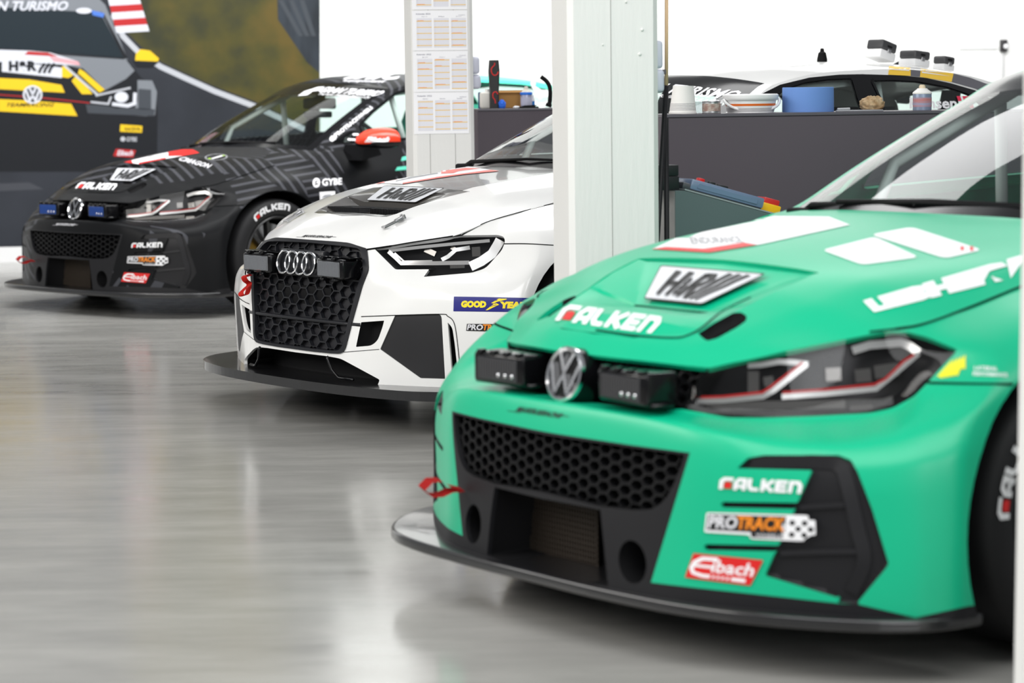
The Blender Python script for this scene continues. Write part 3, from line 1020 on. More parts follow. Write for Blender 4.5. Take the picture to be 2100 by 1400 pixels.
# ------------------------------------------------------------------ the hatchback
PG = Pose('green')
ARCH = [(-.745 + .405 * math.cos(a), .305 + .405 * math.sin(a)) for a in np.linspace(0, 2 * math.pi, 56, endpoint=False)]
ARCH_R = [(x - 2.63, z) for x, z in ARCH]
HL_PX = rounded([(1451.7, 755), (1566, 731), (1683, 701), (1783, 681), (1863, 681), (1902, 691), (1962, 716), (1958, 724), (1932, 751), (1900, 787), (1874, 813), (1830, 837), (1783, 847), (1667, 853), (1567, 856.5), (1493, 856), (1440, 846), (1400, 833), (1409, 812), (1426, 787)], [2, 8, 8, 8, 8, 8, 3, 3, 10, 10, 10, 12, 12, 8, 8, 8, 8, 3, 6, 6], 3)
def c4(p): return [(1400 + x / 3.0, 900 + y / 3.0) for x, y in p]
VENT_PX = rounded(c4([(335, 180), (400, 116), (500, 99), (960, 99), (1035, 128), (1078, 205), (1165, 430), (1267, 765), (1250, 795), (1080, 1000), (1085, 1018), (950, 1005), (965, 985), (955, 975), (505, 838), (560, 712), (575, 690), (138, 682), (128, 662), (142, 646), (590, 655), (690, 430), (243, 420), (232, 402), (245, 386), (705, 392), (795, 192)]), 3, 2)
INSERT_PX = [(890, 845), (905, 848), (1000, 866), (1160, 892), (1300, 913), (1415, 928), (1335, 1194), (1420, 1204), (1560, 1219), (1715, 1236), (1762, 1239), (1878, 1266), (1987, 1242), (2010, 1240), (2010, 1420), (880, 1420)]
GRILLE_PX = rounded([(918, 857), (1000, 873), (1160, 898), (1300, 918), (1404, 932), (1390, 975), (1366, 1022), (1340, 1044), (1300, 1046), (1230, 1038), (1133, 1014), (1080, 1002), (960, 975), (935, 940)], [4, 4, 4, 4, 4, 8, 10, 14, 8, 8, 8, 8, 12, 10], 3)
DUCT_PX = [(1003, 1004), (1120, 1024), (1231, 1045), (1247, 1201), (1130, 1185), (1014, 1150)]
HOLE_PX = ellipse(1297, 1152, 28, 45, -.16)
SLOTV_PX = rounded([(1437, 690), (1430, 680), (1442, 668), (1490, 642), (1520, 640), (1532, 648), (1530, 658), (1510, 672), (1470, 694), (1450, 699)], 5, 3)

def vent_outline(rows):
    return [(r[2][0], r[2][1]) for r in rows] + [(rows[-1][0][0], -.01), (rows[0][0][0], -.01)] + [(rows[0][1][0], rows[0][1][1])]
def vent_patch(rows, hood):
    """sunken centre panel, creased; z None = on the hood"""
    def zz(p):
        if p[2] is not None: return Vector(p)
        loc = hood.bvh.ray_cast(Vector((p[0], p[1], 2)), Vector((0, 0, -1)))[0]
        return Vector((p[0], p[1], loc.z - .0015))
    R = [[zz(p) for p in r] for r in rows]
    n = 8; G = []
    for k in range(2 * n + 1):
        col = []
        for i in range(len(R)):
            c, e, b = R[i]
            col.append(c.lerp(e, k / n) if k <= n else e.lerp(b, (k - n) / n))
        fine = []
        for i in range(len(col) - 1):
            for t in range(4): fine.append(col[i].lerp(col[i + 1], t / 4))
        fine.append(col[-1]); G.append(fine)
    G = np.array([[tuple(p) for p in c] for c in G])
    iu = np.arange(G.shape[0] - 1); iv = np.concatenate([[i] * 4 for i in range(len(R) - 1)])
    return Shell(G, iu, iv)
def hatch_geometry():
    g = {}
    out = Shell(*net(HATCH_OUT, [12] * 9 + [10] * 11, [9, 9, 9, 8, 8, 8, 8]))
    hood = Shell(*net(np.array(HATCH_HOOD).transpose(1, 0, 2), 12, [6, 8, 12, 8, 10, 10, 10, 6, 6]))
    rows, belt = canopy_rows(HATCH_TOP, HATCH_BELT)
    top = Shell(*net(top_net(rows), [8, 8, 6, 3, 4], 8))
    vent = vent_patch(HATCH_VENT, hood)
    side = Shell(*net(side_net(rows, belt), 7, 8, mirror_u=False))
    g.update(out=out, hood=hood, top=top, side=side, vent=vent)
    front = lambda c: c.x > -.75
    out.cut(HL_PX, 1, PG, cond=front)
    out.cut(VENT_PX, 2, PG, cond=front)
    out.cut(INSERT_PX, 3, PG, cond=front)
    out.cut(GRILLE_PX, 4, PG, cond=front, over=(3,))
    out.cut(DUCT_PX, 5, PG, cond=front, over=(3,))
    out.cut(HOLE_PX, 6, PG, cond=front, over=(3,))
    out.mark(lambda f, c: f[out.lv] in (5, 6) and c.y < .42 and c.x > -.2, 7)
    out.cut(ARCH, 9, ortho='y', cond=lambda c: c.y > .5, over=(0, 3))
    out.cut(ARCH_R, 9, ortho='y', cond=lambda c: c.y > .5, over=(0,))
    out.mark(lambda f, c: c.x > -.44 or (c.x > -.62 and c.z < .627), 10)
    out.mark(lambda f, c: c.x > -1.30, 11)
    out.mark(lambda f, c: c.x > -2.45, 12)
    out.mark(lambda f, c: True, 13)
    hood.cut(vent_outline(HATCH_VENT), 8, ortho='z')
    hood.cut(SLOTV_PX, 2, PG, cond=lambda c: c.x > -.6)
    # canopy
    top.mark(lambda f, c: f[top.lv] in (1, 2, 3) and f[top.lu] <= 2, 1)             # windscreen
    top.mark(lambda f, c: f[top.lv] <= 4 and f[top.lu] <= 3, 2)                     # black border
    top.mark(lambda f, c: f[top.lv] >= 9 and f[top.lu] <= 2, 3)                     # rear screen
    side.cut(rounded([(-1.43, .962), (-1.57, .968), (-1.60, 1.03)], .012, 3), 3, ortho='y')
    side.cut(rounded([(-1.66, .975), (-1.665, 1.06), (-1.86, 1.165), (-2.06, 1.258), (-2.30, 1.298), (-2.40, 1.302), (-2.42, .998)], .03, 3), 1, ortho='y')
    side.cut(rounded([(-2.50, 1.0), (-2.48, 1.305), (-2.80, 1.308), (-3.2, 1.290), (-3.50, 1.25), (-3.52, 1.03)], .03, 3), 2, ortho='y')
    side.mark(lambda f, c: f[side.lv] <= 4 and f[side.lu] == 9, 9)
    return g
HG = hatch_geometry()

def car_chassis(root, front_r0, arch_xs):
    """underbody, wheelhouses and cabin of any of the cars"""
    ub = bmesh.new()
    ol = [(p[0] - .03, p[1] - .02) for p in front_r0 if p[1] > .02]
    ol = [(front_r0[0][0] - .03, 0)] + ol + [(front_r0[-1][0] + .03, 0)]
    full = ol + [(x, -y) for x, y in ol[::-1] if y > 0]
    # keep the belly inside the tyres
    full = [(x, max(-.66, min(.66, y))) if x < -.30 and x > -3.9 else (x, y) for x, y in full]
    add_prism(ub, full, .13, .145)
    bm_obj('underbody', ub, M_TRIM_D, root, False)
    for ax in arch_xs:
        for s in (1, -1):
            wb = bmesh.new(); prev = None
            for x, z in [(ax + .42 * math.cos(a), .305 + .42 * math.sin(a)) for a in np.linspace(-.25, math.pi + .25, 25)]:
                vs = [wb.verts.new((x, s * .93, z)), wb.verts.new((x, s * .62, z))]
                if prev: wb.faces.new((prev[0], prev[1], vs[1], vs[0]))
                prev = vs
            cap = [wb.verts.new((ax + .42 * math.cos(a), s * .62, .305 + .42 * math.sin(a))) for a in np.linspace(-.25, math.pi + .25, 25)]
            wb.faces.new(cap)
            bm_obj('wheel_liner', wb, M_TRIM_D, root, False)
    cb = bmesh.new()
    add_box(cb, (-1.95, -.62, .84), (-1.24, .62, .895), bevel=.02)
    add_box(cb, (-3.95, -.66, .72), (-1.2, .66, .74))
    bm_obj('dashboard', cb, M_CABIN, root, True, 40)
    sb = bmesh.new()
    add_tube(sb, [(-1.98 + .16 * math.sin(.4) * math.sin(a), .34 + .16 * math.cos(a), .93 + .15 * math.sin(a)) for a in np.linspace(0, 2 * math.pi, 25)], .014, 8, False)
    add_tube(sb, [(-1.98, .34, .93), (-1.85, .34, .88)], .02)
    add_box(sb, (-1.99, .20, .915), (-1.97, .48, .945))
    bm_obj('steering_wheel', sb, M_CABIN, root, True, 50)
    se = bmesh.new()
    prof = [(-2.75, .74), (-2.62, 1.02), (-2.66, 1.12), (-2.74, 1.18), (-2.80, 1.14), (-2.85, .74)]
    add_prism(se, prof, .14, .56, 'Y')
    add_prism(se, [(-2.75, .74), (-2.25, .74), (-2.2, .80), (-2.3, .84), (-2.72, .80)], .14, .56, 'Y')
    for y0, y1 in ((.12, .17), (.53, .58)):
        add_prism(se, [(-2.80, .76), (-2.52, .80), (-2.48, 1.0), (-2.56, 1.16), (-2.78, 1.18)], y0, y1, 'Y')
    return se

def build_hatch(key, paint, name_label, cat, wheel_text, seatmat, cage=True, mirror_mat=None):
    g = HG; out, hood, top, side = g['out'], g['hood'], g['top'], g['side']
    pose = Pose(key)
    root = empty('racing_car', (pose.O[0], pose.O[1], 0), pose.rotz, name_label, cat)
    P = paint
    B = lambda sh, r: both(*sh.extract(r))
    b = surf_obj('front_bumper', solid(B(out, 10), .012), P, root)
    surf_pair('fender', solid(out.extract(11), .012), P, root)
    surf_pair('door', solid(out.extract(12), .012), P, root)
    surf_obj('rear_body', solid(B(out, 13), .012), P, root)
    surf_obj('hood', solid(B(hood, 0), .012), P, root)
    V, Fc, Nn = both(*g['vent'].extract(0))
    py_obj('hood_vent', V, Fc, P, root, True, 14)
    for sgn in (0, 1):
        d = hood.extract(2)
        r = recess(d, Vector((0, 0, -.03)))
        r = r if not sgn else mirrored(r[0], r[1])[:2] + (None,)
        surf_obj('hood_slot', r, M_TRIM_D, root)
    surf_obj('bumper_trim', solid(B(out, 3), .012), M_TRIM, root)
    # lower grille: recess, honeycomb
    gd = B(out, 4)
    gr = surf_obj('lower_grille', recess(gd, Vector((-.07, 0, 0))), M_TRIM_D, root)
    hb = bmesh.new(); honeycomb(hb, out, GRILLE_PX, PG, .046, .029, .0045, .012, .024, xs=(-.525, .53), zs=(.30, .49))
    bm_obj('honeycomb', hb, M_MESH, gr, False)
    dk = surf_obj('brake_duct', recess(B(out, 5), Vector((-.16, 0, 0))), M_TRIM_D, root)
    ib = bmesh.new(); add_box(ib, (-.075, -.235, .13), (-.07, .03, .315))
    for k in range(26): add_box(ib, (-.07, -.235 + k * .0102, .13), (-.066, -.233 + k * .0102, .315))
    for k in range(14): add_box(ib, (-.07, -.235, .13 + k * .0132), (-.066, .03, .132 + k * .0132))
    ib2 = mat('intercooler', rgb(70, 62, 54), 0.5, 0.3)
    bm_obj('cooler_core', ib, ib2, dk, False)
    for s in (0, 1):
        d = recess(out.extract(6), Vector((-.14, 0, 0)))
        surf_obj('brake_duct_hole', d if not s else mirrored(d[0], d[1])[:2] + (None,), M_TRIM_D, root)
    # side vents
    vd = out.extract(2)
    for s in (0, 1):
        r = recess(vd, Vector((-.010, -.008, 0)))
        v = surf_obj('bumper_vent', r if not s else mirrored(r[0], r[1])[:2] + (None,), M_TRIM, root)
        rb = bmesh.new()
        for pts, w in (([(1640, 1040), (1680, 1037), (1732, 1034)], .012), ([(1600, 1134), (1680, 1131), (1760, 1130)], .012),
                       ([(1540, 947), (1680, 947), (1722, 955), (1737, 990), (1758, 1080), (1772, 1150), (1745, 1215)], .03)):
            px_strip(rb, PG, out, cr_path(pts, 5), w, .006, .012)
        if s: b3 = mirror_bm(rb); rb.free(); rb = b3
        bm_obj('rib', rb, M_TRIM, v, True, 30)
    # head lamps
    hd = out.extract(1)
    for s in (0, 1):
        mm = (lambda d: d) if not s else (lambda d: mirrored(d[0], d[1], d[2]) if d[2] is not None else mirrored(d[0], d[1])[:2] + (None,))
        h = surf_obj('headlight', mm(recess(hd, Vector((-.065, -.03, 0)))), M_LAMPDARK, root)
        def lamp(name, items, m):
            bm = bmesh.new()
            for pts, w, dep in items: px_strip(bm, PG, out, pts, w, dep)
            if s: b3 = mirror_bm(bm); bm.free(); bm = b3
            bm_obj(name, bm, m, h, True, 30)
        q = lambda p: [(1400 + x / 3.0, 500 + y / 3.0) for x, y in p]
        lamp('light_strip', [(q([(20, 968), (250, 962), (495, 938), (560, 900), (765, 738)]), .012, .03),
                             (q([(610, 940), (870, 922), (1190, 890), (1300, 800), (1450, 672)]), .012, .03),
                             (q([(400, 748), (480, 744), (590, 724), (680, 728), (772, 738)]), .012, .032),
                             (q([(1045, 655), (1150, 622), (1340, 606), (1400, 630), (1452, 668)]), .018, .032)], M_LAMPSTRIP)
        lamp('red_strip', [(q([(40, 945), (250, 939), (490, 913), (540, 880), (740, 728)]), .005, .026),
                           (q([(615, 914), (860, 897), (1180, 864), (1250, 828), (1360, 720), (1425, 680)]), .005, .026)], M_RED)
        lamp('reflector', [(q([(880, 805), (975, 800)]), .03, .045), (q([(1060, 815), (1160, 805)]), .03, .045), (q([(1180, 790), (1330, 770)]), .03, .05),
                           (q([(400, 850), (470, 850)]), .05, .05), (q([(500, 850), (560, 840)]), .022, .045), (q([(1030, 1010), (1170, 1003)]), .012, .03), (q([(120, 1000), (1000, 985)]), .02, .05)], M_LAMPBOWL)
        surf_obj('lens', mm(hd), M_LENS, h)
    # grille band with two auxiliary lights and the round emblem
    bd = B(out, 7)
    band = surf_obj('grille_band', recess(bd, Vector((-.055, 0, 0))), M_TRIM_D, root)
    hb = bmesh.new(); honeycomb(hb, out, [(0, 0), (3000, 0), (3000, 2000), (0, 2000)], PG, .034, .026, .004, .016, .014, xs=(-.345, .35), zs=(.572, .648))
    bm_obj('honeycomb', hb, M_MESH, band, False)
    for s in (1, -1):
        lb = bmesh.new()
        m = Matrix.Translation((-.052, s * .245, .606)) @ Matrix.Rotation(-.06 * s, 4, 'Z')
        add_box(lb, (-.02, -.095, -.040), (.075, .095, .036), m, .010, 3)
        for y in (-.07, -.02, .03, .075): add_box(lb, (.055, y - .008, .030), (.079, y + .008, .042), m, .003, 1)
        add_box(lb, (.0, -.108, -.043), (.06, .108, -.032), m, .004, 1)
        li = bm_obj('auxiliary_light', lb, M_GLOSS, root, True, 40)
        fb = bmesh.new(); add_box(fb, (.0745, -.075, -.030), (.078, .075, .024), m, .002, 1)
        for k in range(16): add_box(fb, (.078, -.073 + k * .0095, -.029), (.0795, -.0705 + k * .0095, .023), m)
        bm_obj('light_lens', fb, M_AUX[key], li, False)
        eb = bmesh.new()
        for k in range(3): add_lathe(eb, [(0, .0015), (.006, .0015), (.006, 0)], 12, 'X', m @ Matrix.Translation((.0795, .0 + k * .026 + .008, -.016)))
        bm_obj('led', eb, M_CHROME, li, True)
    em = Matrix.Translation((-.006, 0, .609)) @ Matrix.Rotation(math.radians(-14), 4, 'Y')
    kb = bmesh.new()
    add_lathe(kb, [(0, -.075), (.066, -.075), (.069, -.03), (.066, -.004), (.060, .001), (0, .001)], 48, 'X', em)
    bmesh.ops.recalc_face_normals(kb, faces=kb.faces[:])
    e = bm_obj('emblem', kb, M_GLOSS, root, True, 35)
    rb = bmesh.new()
    add_lathe(rb, [(.0675, .0), (.0665, .010), (.062, .013), (.0565, .010), (.0555, .0)], 56, 'X', em)
    def bar(p, q2, w):
        p, q2 = Vector(p), Vector(q2); d = (q2 - p).normalized(); n = Vector((0, -d.z, d.y)) * w / 2
        for a0, a1 in (((p - n), (p + n)),): pass
        vs = [p - n, p + n, q2 + n, q2 - n]
        a = [rb.verts.new(em @ (v + Vector((.001, 0, 0)))) for v in vs]; b_ = [rb.verts.new(em @ (v * 1.0 + Vector((.010, 0, 0)))) for v in vs]
        rb.faces.new(b_)
        for i in range(4): rb.faces.new((a[i], a[(i + 1) % 4], b_[(i + 1) % 4], b_[i]))
    for s in (1, -1):
        bar((0, s * .027, .053), (0, 0, .004), .0095)
        bar((0, s * .054, .026), (0, s * .024, -.046), .0095); bar((0, s * .024, -.046), (0, 0, .0), .0095)
    bmesh.ops.recalc_face_normals(rb, faces=rb.faces[:])
    bm_obj('emblem_ring', rb, M_CHROME, e, True, 30)
    # splitter
    left = [(.088, 0), (.083, .2), (.058, .42), (.018, .57), (-.035, .69), (-.12, .82), (-.21, .91), (-.30, .95), (-.395, .958)]
    right = [(.088, 0), (.092, .2), (.088, .42), (.076, .56), (.050, .67), (.002, .755), (-.09, .85), (-.20, .915), (-.30, .945), (-.395, .955)]
    ol = [tuple(p) for p in cr_path(left, 4)] + [(-.40, .90), (-.30, .55)]
    o2 = [tuple(p) for p in cr_path(right, 4)] + [(-.40, .90), (-.30, .55)]
    full = ol + [(x, -y) for x, y in o2[:0:-1]]
    sb = bmesh.new(); add_prism(sb, full, .118, .146)
    es = [ed for ed in sb.edges if abs(ed.verts[0].co.z - ed.verts[1].co.z) < 1e-6]
    bmesh.ops.bevel(sb, geom=es, offset=.008, segments=3, profile=.6, affect='EDGES')
    bm_obj('splitter', sb, M_CARBON, root, True, 40)
    # towing strap on the right of the bumper
    tb = bmesh.new()
    A = Vector((.045, -.37, .295)); d = Vector((.095, -.035, .008)); sv = Vector((0, .016, -.004))
    path = [A + d * t + Vector((0, 0, h)) for t, h in ((0, 0), (.3, .006), (.55, .022), (.8, .020), (1, .0), (.8, -.018), (.55, -.016), (.3, -.004), (0, -.002))]
    prev = None
    for p in path:
        vs = [tb.verts.new(p - sv), tb.verts.new(p + sv)]
        if prev: tb.faces.new((prev[0], prev[1], vs[1], vs[0]))
        prev = vs
    r = bmesh.ops.solidify(tb, geom=tb.faces[:], thickness=.003)
    bm_obj('tow_strap', tb, M_STRAP, root, False)
    # canopy
    surf_obj('roof', solid(B(top, 0), .012), P, root)
    surf_obj('windscreen_border', solid(B(top, 2), .010), M_GLOSS, root)
    surf_obj('windscreen', B(top, 1), M_GLASS, root)
    surf_obj('rear_screen', B(top, 3), M_GLASS, root)
    surf_pair('pillar_panel', solid(side.extract(0), .012), P, root)
    for nm, r in (('side_window', 1), ('rear_side_window', 2), ('quarter_window', 3)): glazed(nm, side, r, root)
    se = car_chassis(root, [c[0] for c in HATCH_OUT], (-.745, -3.375))
    bm_obj('racing_seat', se, seatmat, root, False)
    if cage:
        cb = bmesh.new()
        for s in (1, -1):
            add_tube(cb, [(-1.55, s * .60, .80), (-1.66, s * .575, 1.05), (-2.10, s * .50, 1.26), (-2.75, s * .50, 1.31), (-2.78, s * .56, .8)], .019)
            add_tube(cb, [(-2.05, s * .52, 1.25), (-2.15, s * .60, .80)], .019)
        add_tube(cb, [(-2.10, -.50, 1.26), (-2.10, .50, 1.26)], .019); add_tube(cb, [(-2.75, -.50, 1.31), (-2.75, .50, 1.31)], .019)
        bm_obj('roll_cage', cb, M_CAGE, root, True)
    # wipers and cowl
    wb = bmesh.new()
    add_tube(wb, [(-1.30, -.56, .925), (-1.26, -.50, .945), (-1.20, -.05, .968), (-1.24, .32, .965)], [.014, .009, .006, .004], 8)
    add_box(wb, (-1.30, -.60, .905), (-1.25, -.50, .935), None, .01)
    add_tube(wb, [(-1.225, -.36, .960), (-1.215, 0, .972), (-1.25, .34, .968)], .007, 6)
    bm_obj('wiper', wb, M_TRIM_D, root, True)
    vb = bmesh.new(); add_box(vb, (-1.93, -.15, 1.165), (-1.90, .15, 1.235), None, .012, 2); add_box(vb, (-1.94, -.03, 1.22), (-1.91, .03, 1.30)); add_box(vb, (-1.92, -.10, 1.11), (-1.86, .12, 1.15), None, .01)
    bm_obj('inner_mirror', vb, M_CABIN, root, True, 40)
    # shut lines
    seams(root, PG, [([hood, out], [(1783, 681), (1850, 673), (1900, 663), (1990, 630), (2093, 588), (2180, 553)], .007, True),
                     ([out], [(1903, 785), (1990, 787), (2077, 788)], .006, True),
                     ([hood, g['vent']], [(1118, 655), (1150, 668), (1200, 674), (1300, 688), (1380, 693), (1410, 688), (1440, 672), (1480, 640), (1540, 610)], .006, False)])
    # door mirror on the left
    mb = bmesh.new()
    m0 = Matrix.Translation((-1.50, .985, .972)) @ Matrix.Rotation(-.12, 4, 'Z') @ Matrix.Scale(1.16, 4)
    rows = []
    for x, hy, z0, z1 in ((.095, .05, -.01, .02), (.075, .085, -.028, .045), (.03, .112, -.036, .066), (-.03, .122, -.037, .072), (-.055, .120, -.035, .070)):
        rg = []
        for k in range(28):
            a = 2 * math.pi * k / 28; cc, ss = math.cos(a), math.sin(a)
            zz = z1 * abs(ss) ** .75 if ss >= 0 else z0 * abs(ss) ** .75
            rg.append(mb.verts.new(m0 @ Vector((x - .03 * (cc * .5 + .5) * (1 if x > 0 else .4), hy * math.copysign(abs(cc) ** .8, cc), zz))))
        rows.append(rg)
    for a, b_ in zip(rows[:-1], rows[1:]):
        for k in range(28):
            f = mb.faces.new((a[k], a[(k + 1) % 28], b_[(k + 1) % 28], b_[k]))
            f.material_index = 1 if (f.calc_center_median() - m0.translation).z < .002 else 0
    f = mb.faces.new(rows[0][::-1]); f = mb.faces.new(rows[-1]); f.material_index = 1
    bmesh.ops.recalc_face_normals(mb, faces=mb.faces[:])
    mo = bm_obj('door_mirror', mb, [mirror_mat or P, M_GLOSS], root, True, 50)
    ab = bmesh.new(); add_prism(ab, [(-1.44, .86), (-1.60, .89), (-1.57, .945), (-1.46, .955)], .74, .92, 'Y')
    bm_obj('mirror_foot', ab, M_GLOSS, mo, True, 40)
    sbm = bmesh.new(); add_box(sbm, (-.052, -.112, -.001), (.062, .112, .006), m0, .003, 1)
    bm_obj('indicator_strip', sbm, M_STEEL, mo, True, 40)
    for s in (1, -1):
        for ax, tx in ((-.745, wheel_text), (-3.375, 20)):
            build_wheel(root, (ax, s * .825, .33), s, tx)
    root['_'] = 0; del root['_']
    return root, pose
M_AUX = {'green': mat('aux_lens_clear', (0.10, 0.10, 0.105), 0.2, 0.6), 'black': mat('aux_lens_blue', rgb(60, 95, 170), 0.12, 0.5)}
# ------------------------------------------------------------------ the white saloon
PA = Pose('white')
def c47(p): return [(680 + x / 7.0, 640 + y / 7.0) for x, y in p]
def c700(p): return [(700 + x / 4.6667, 300 + y / 4.6667) for x, y in p]
def c755(p): return [(700 + x / 4.6667, 550 + y / 4.6667) for x, y in p]
S_HL = rounded([(768, 510), (850, 497), (946, 482.5), (1021, 481.5), (1033, 485), (1036, 494), (1030, 512), (996, 550), (968, 559), (869, 567.5), (880, 552), (811, 552.5)], [1, 4, 4, 5, 5, 5, 8, 10, 6, 2, 2, 4], 3)
S_FRAME = rounded([(560, 489), (630, 489.6), (708.6, 496.9), (740, 501.4), (748.6, 505.7), (753.6, 513), (755.7, 531), (757, 554), (744.3, 586), (723.6, 660), (710, 713), (705.7, 721.4), (698.6, 725), (680, 724.3), (643, 720.7), (560, 709.5)], [2, 3, 3, 3, 3, 3, 6, 6, 8, 8, 6, 4, 4, 4, 4, 2], 2)
S_GRILLE = rounded([(560, 498), (640, 498.5), (708.6, 505.7), (735, 510), (742, 516), (745, 530), (747, 556), (735, 588), (715.5, 660), (704.5, 708), (699, 716.5), (692, 719), (680, 718.8), (643, 715), (560, 703)], [2, 3, 3, 3, 4, 4, 6, 8, 8, 6, 4, 4, 4, 4, 2], 2)
S_LOW = rounded([(560, 717), (614, 723), (671, 730), (698.6, 735), (717, 745), (779, 778.5), (770, 800), (560, 790)], [2, 4, 4, 8, 8, 4, 1, 1], 3)
S_PLATE = rounded(c755([(514, 449), (948, 442), (960, 470), (993, 1058), (757, 1051), (370, 775)]), [1, 4, 6, 1, 2, 2], 2)
S_SLOT = rounded(c755([(1018, 518), (1062, 566), (1085, 720), (1115, 1000), (1098, 1052), (1062, 1060)]), [1, 8, 8, 8, 8, 1], 3)
S_INLET = rounded(c755([(190, 516), (410, 500), (395, 560), (350, 688), (290, 740), (140, 752)]), [1, 1, 4, 14, 8, 2], 3)
S_BAND = [(640, 445), (800, 440), (857, 419), (970, 384), (1132, 354.5), (1330, 318), (1330, 290), (560, 290)]
def sedan_geometry():
    g = {}
    out = Shell(*net(SEDAN_OUT, [11] * 9 + [9] * 11, [9, 9, 9, 8, 8, 8, 8]))
    hood = Shell(*net(np.array(SEDAN_HOOD).transpose(1, 0, 2), 11, [6, 7, 7, 9, 9, 9, 9, 6, 6]))
    rows, belt = canopy_rows(SEDAN_TOP, SEDAN_BELT)
    top = Shell(*net(top_net(rows), [8, 8, 6, 3, 4], 8))
    side = Shell(*net(side_net(rows, belt), 7, 8, mirror_u=False))
    vent = vent_patch(SEDAN_VENT, hood)
    front = lambda c: c.x > -.75
    out.cut(S_FRAME, 3, PA, cond=front)
    out.cut(S_GRILLE, 4, PA, cond=front, over=(3,))
    out.cut(S_HL, 1, PA, cond=front)
    out.cut(S_LOW, 5, PA, cond=front)
    out.cut(S_PLATE, 2, PA, cond=front)
    out.cut(S_SLOT, 6, PA, cond=front)
    out.cut(S_INLET, 7, PA, cond=front)
    out.cut(ARCH, 9, ortho='y', cond=lambda c: c.y > .5)
    out.cut(ARCH_R, 9, ortho='y', cond=lambda c: c.y > .5)
    out.mark(lambda f, c: c.x > -.36 or (c.x > -.62 and c.z < .70), 10)
    out.mark(lambda f, c: c.x > -1.30, 11)
    out.mark(lambda f, c: c.x > -2.45, 12)
    out.mark(lambda f, c: True, 13)
    hood.cut(vent_outline(SEDAN_VENT), 8, ortho='z')
    hood.cut(S_BAND, 2, PA)
    top.mark(lambda f, c: f[top.lv] in (1, 2, 3) and f[top.lu] <= 2, 1)
    top.mark(lambda f, c: f[top.lv] <= 4 and f[top.lu] <= 3, 2)
    top.mark(lambda f, c: f[top.lv] in (10,) and f[top.lu] <= 2, 3)
    bl = lambda x: tuple(PA.proj([[x, .752, .985]])[0])
    trim = [bl(-1.36), (1548, 203), (1563, 192), (1600, 173.5), (1660, 159), (1720, 153), (1768, 152), (1850, 154.5), (1900, 160), (1950, 170.5), (2000, 185), (2035, 204), (2066, 224), bl(-3.62)]
    side.cut(trim, 4, PA)
    side.cut(rounded([bl(-1.66), (1592, 198), (1612, 182), (1650, 170), (1700, 163), (1746, 161.5), (1757, 200), bl(-2.47)], 4, 3), 1, PA, over=(4,))
    side.cut(rounded([bl(-2.62), (1806, 200), (1790, 166), (1830, 165), (1880, 167.5), (1940, 178.5), (1985, 193), (2008, 210), bl(-3.36)], 4, 3), 2, PA, over=(4,))
    g.update(out=out, hood=hood, top=top, side=side, vent=vent)
    return g
SG = sedan_geometry()
M_PW = mat('paint_white', rgb(236, 236, 234), 0.22, coat=0.5, coat_rough=0.06)
M_BAND = mat('hood_band_grey', rgb(70, 69, 70), 0.25, coat=0.4)
def carbon(name, a, b, scale, rough):
    m = mat(name, a, rough, coat=.5)
    bs = m.node_tree.nodes['Principled BSDF']
    tc = N(m, 'ShaderNodeTexCoord'); ck = N(m, 'ShaderNodeTexChecker')
    ck.inputs['Scale'].default_value = scale; ck.inputs['Color1'].default_value = a; ck.inputs['Color2'].default_value = b
    L(m, tc.outputs['Object'], ck.inputs['Vector']); L(m, ck.outputs['Color'], bs.inputs['Base Color'])
    return m
M_CARBON_W = carbon('carbon_weave', rgb(44, 41, 38), rgb(60, 56, 51), 260, .3)
M_HEX = mat('grille_plastic', rgb(26, 27, 31), 0.38, spec=0.38)

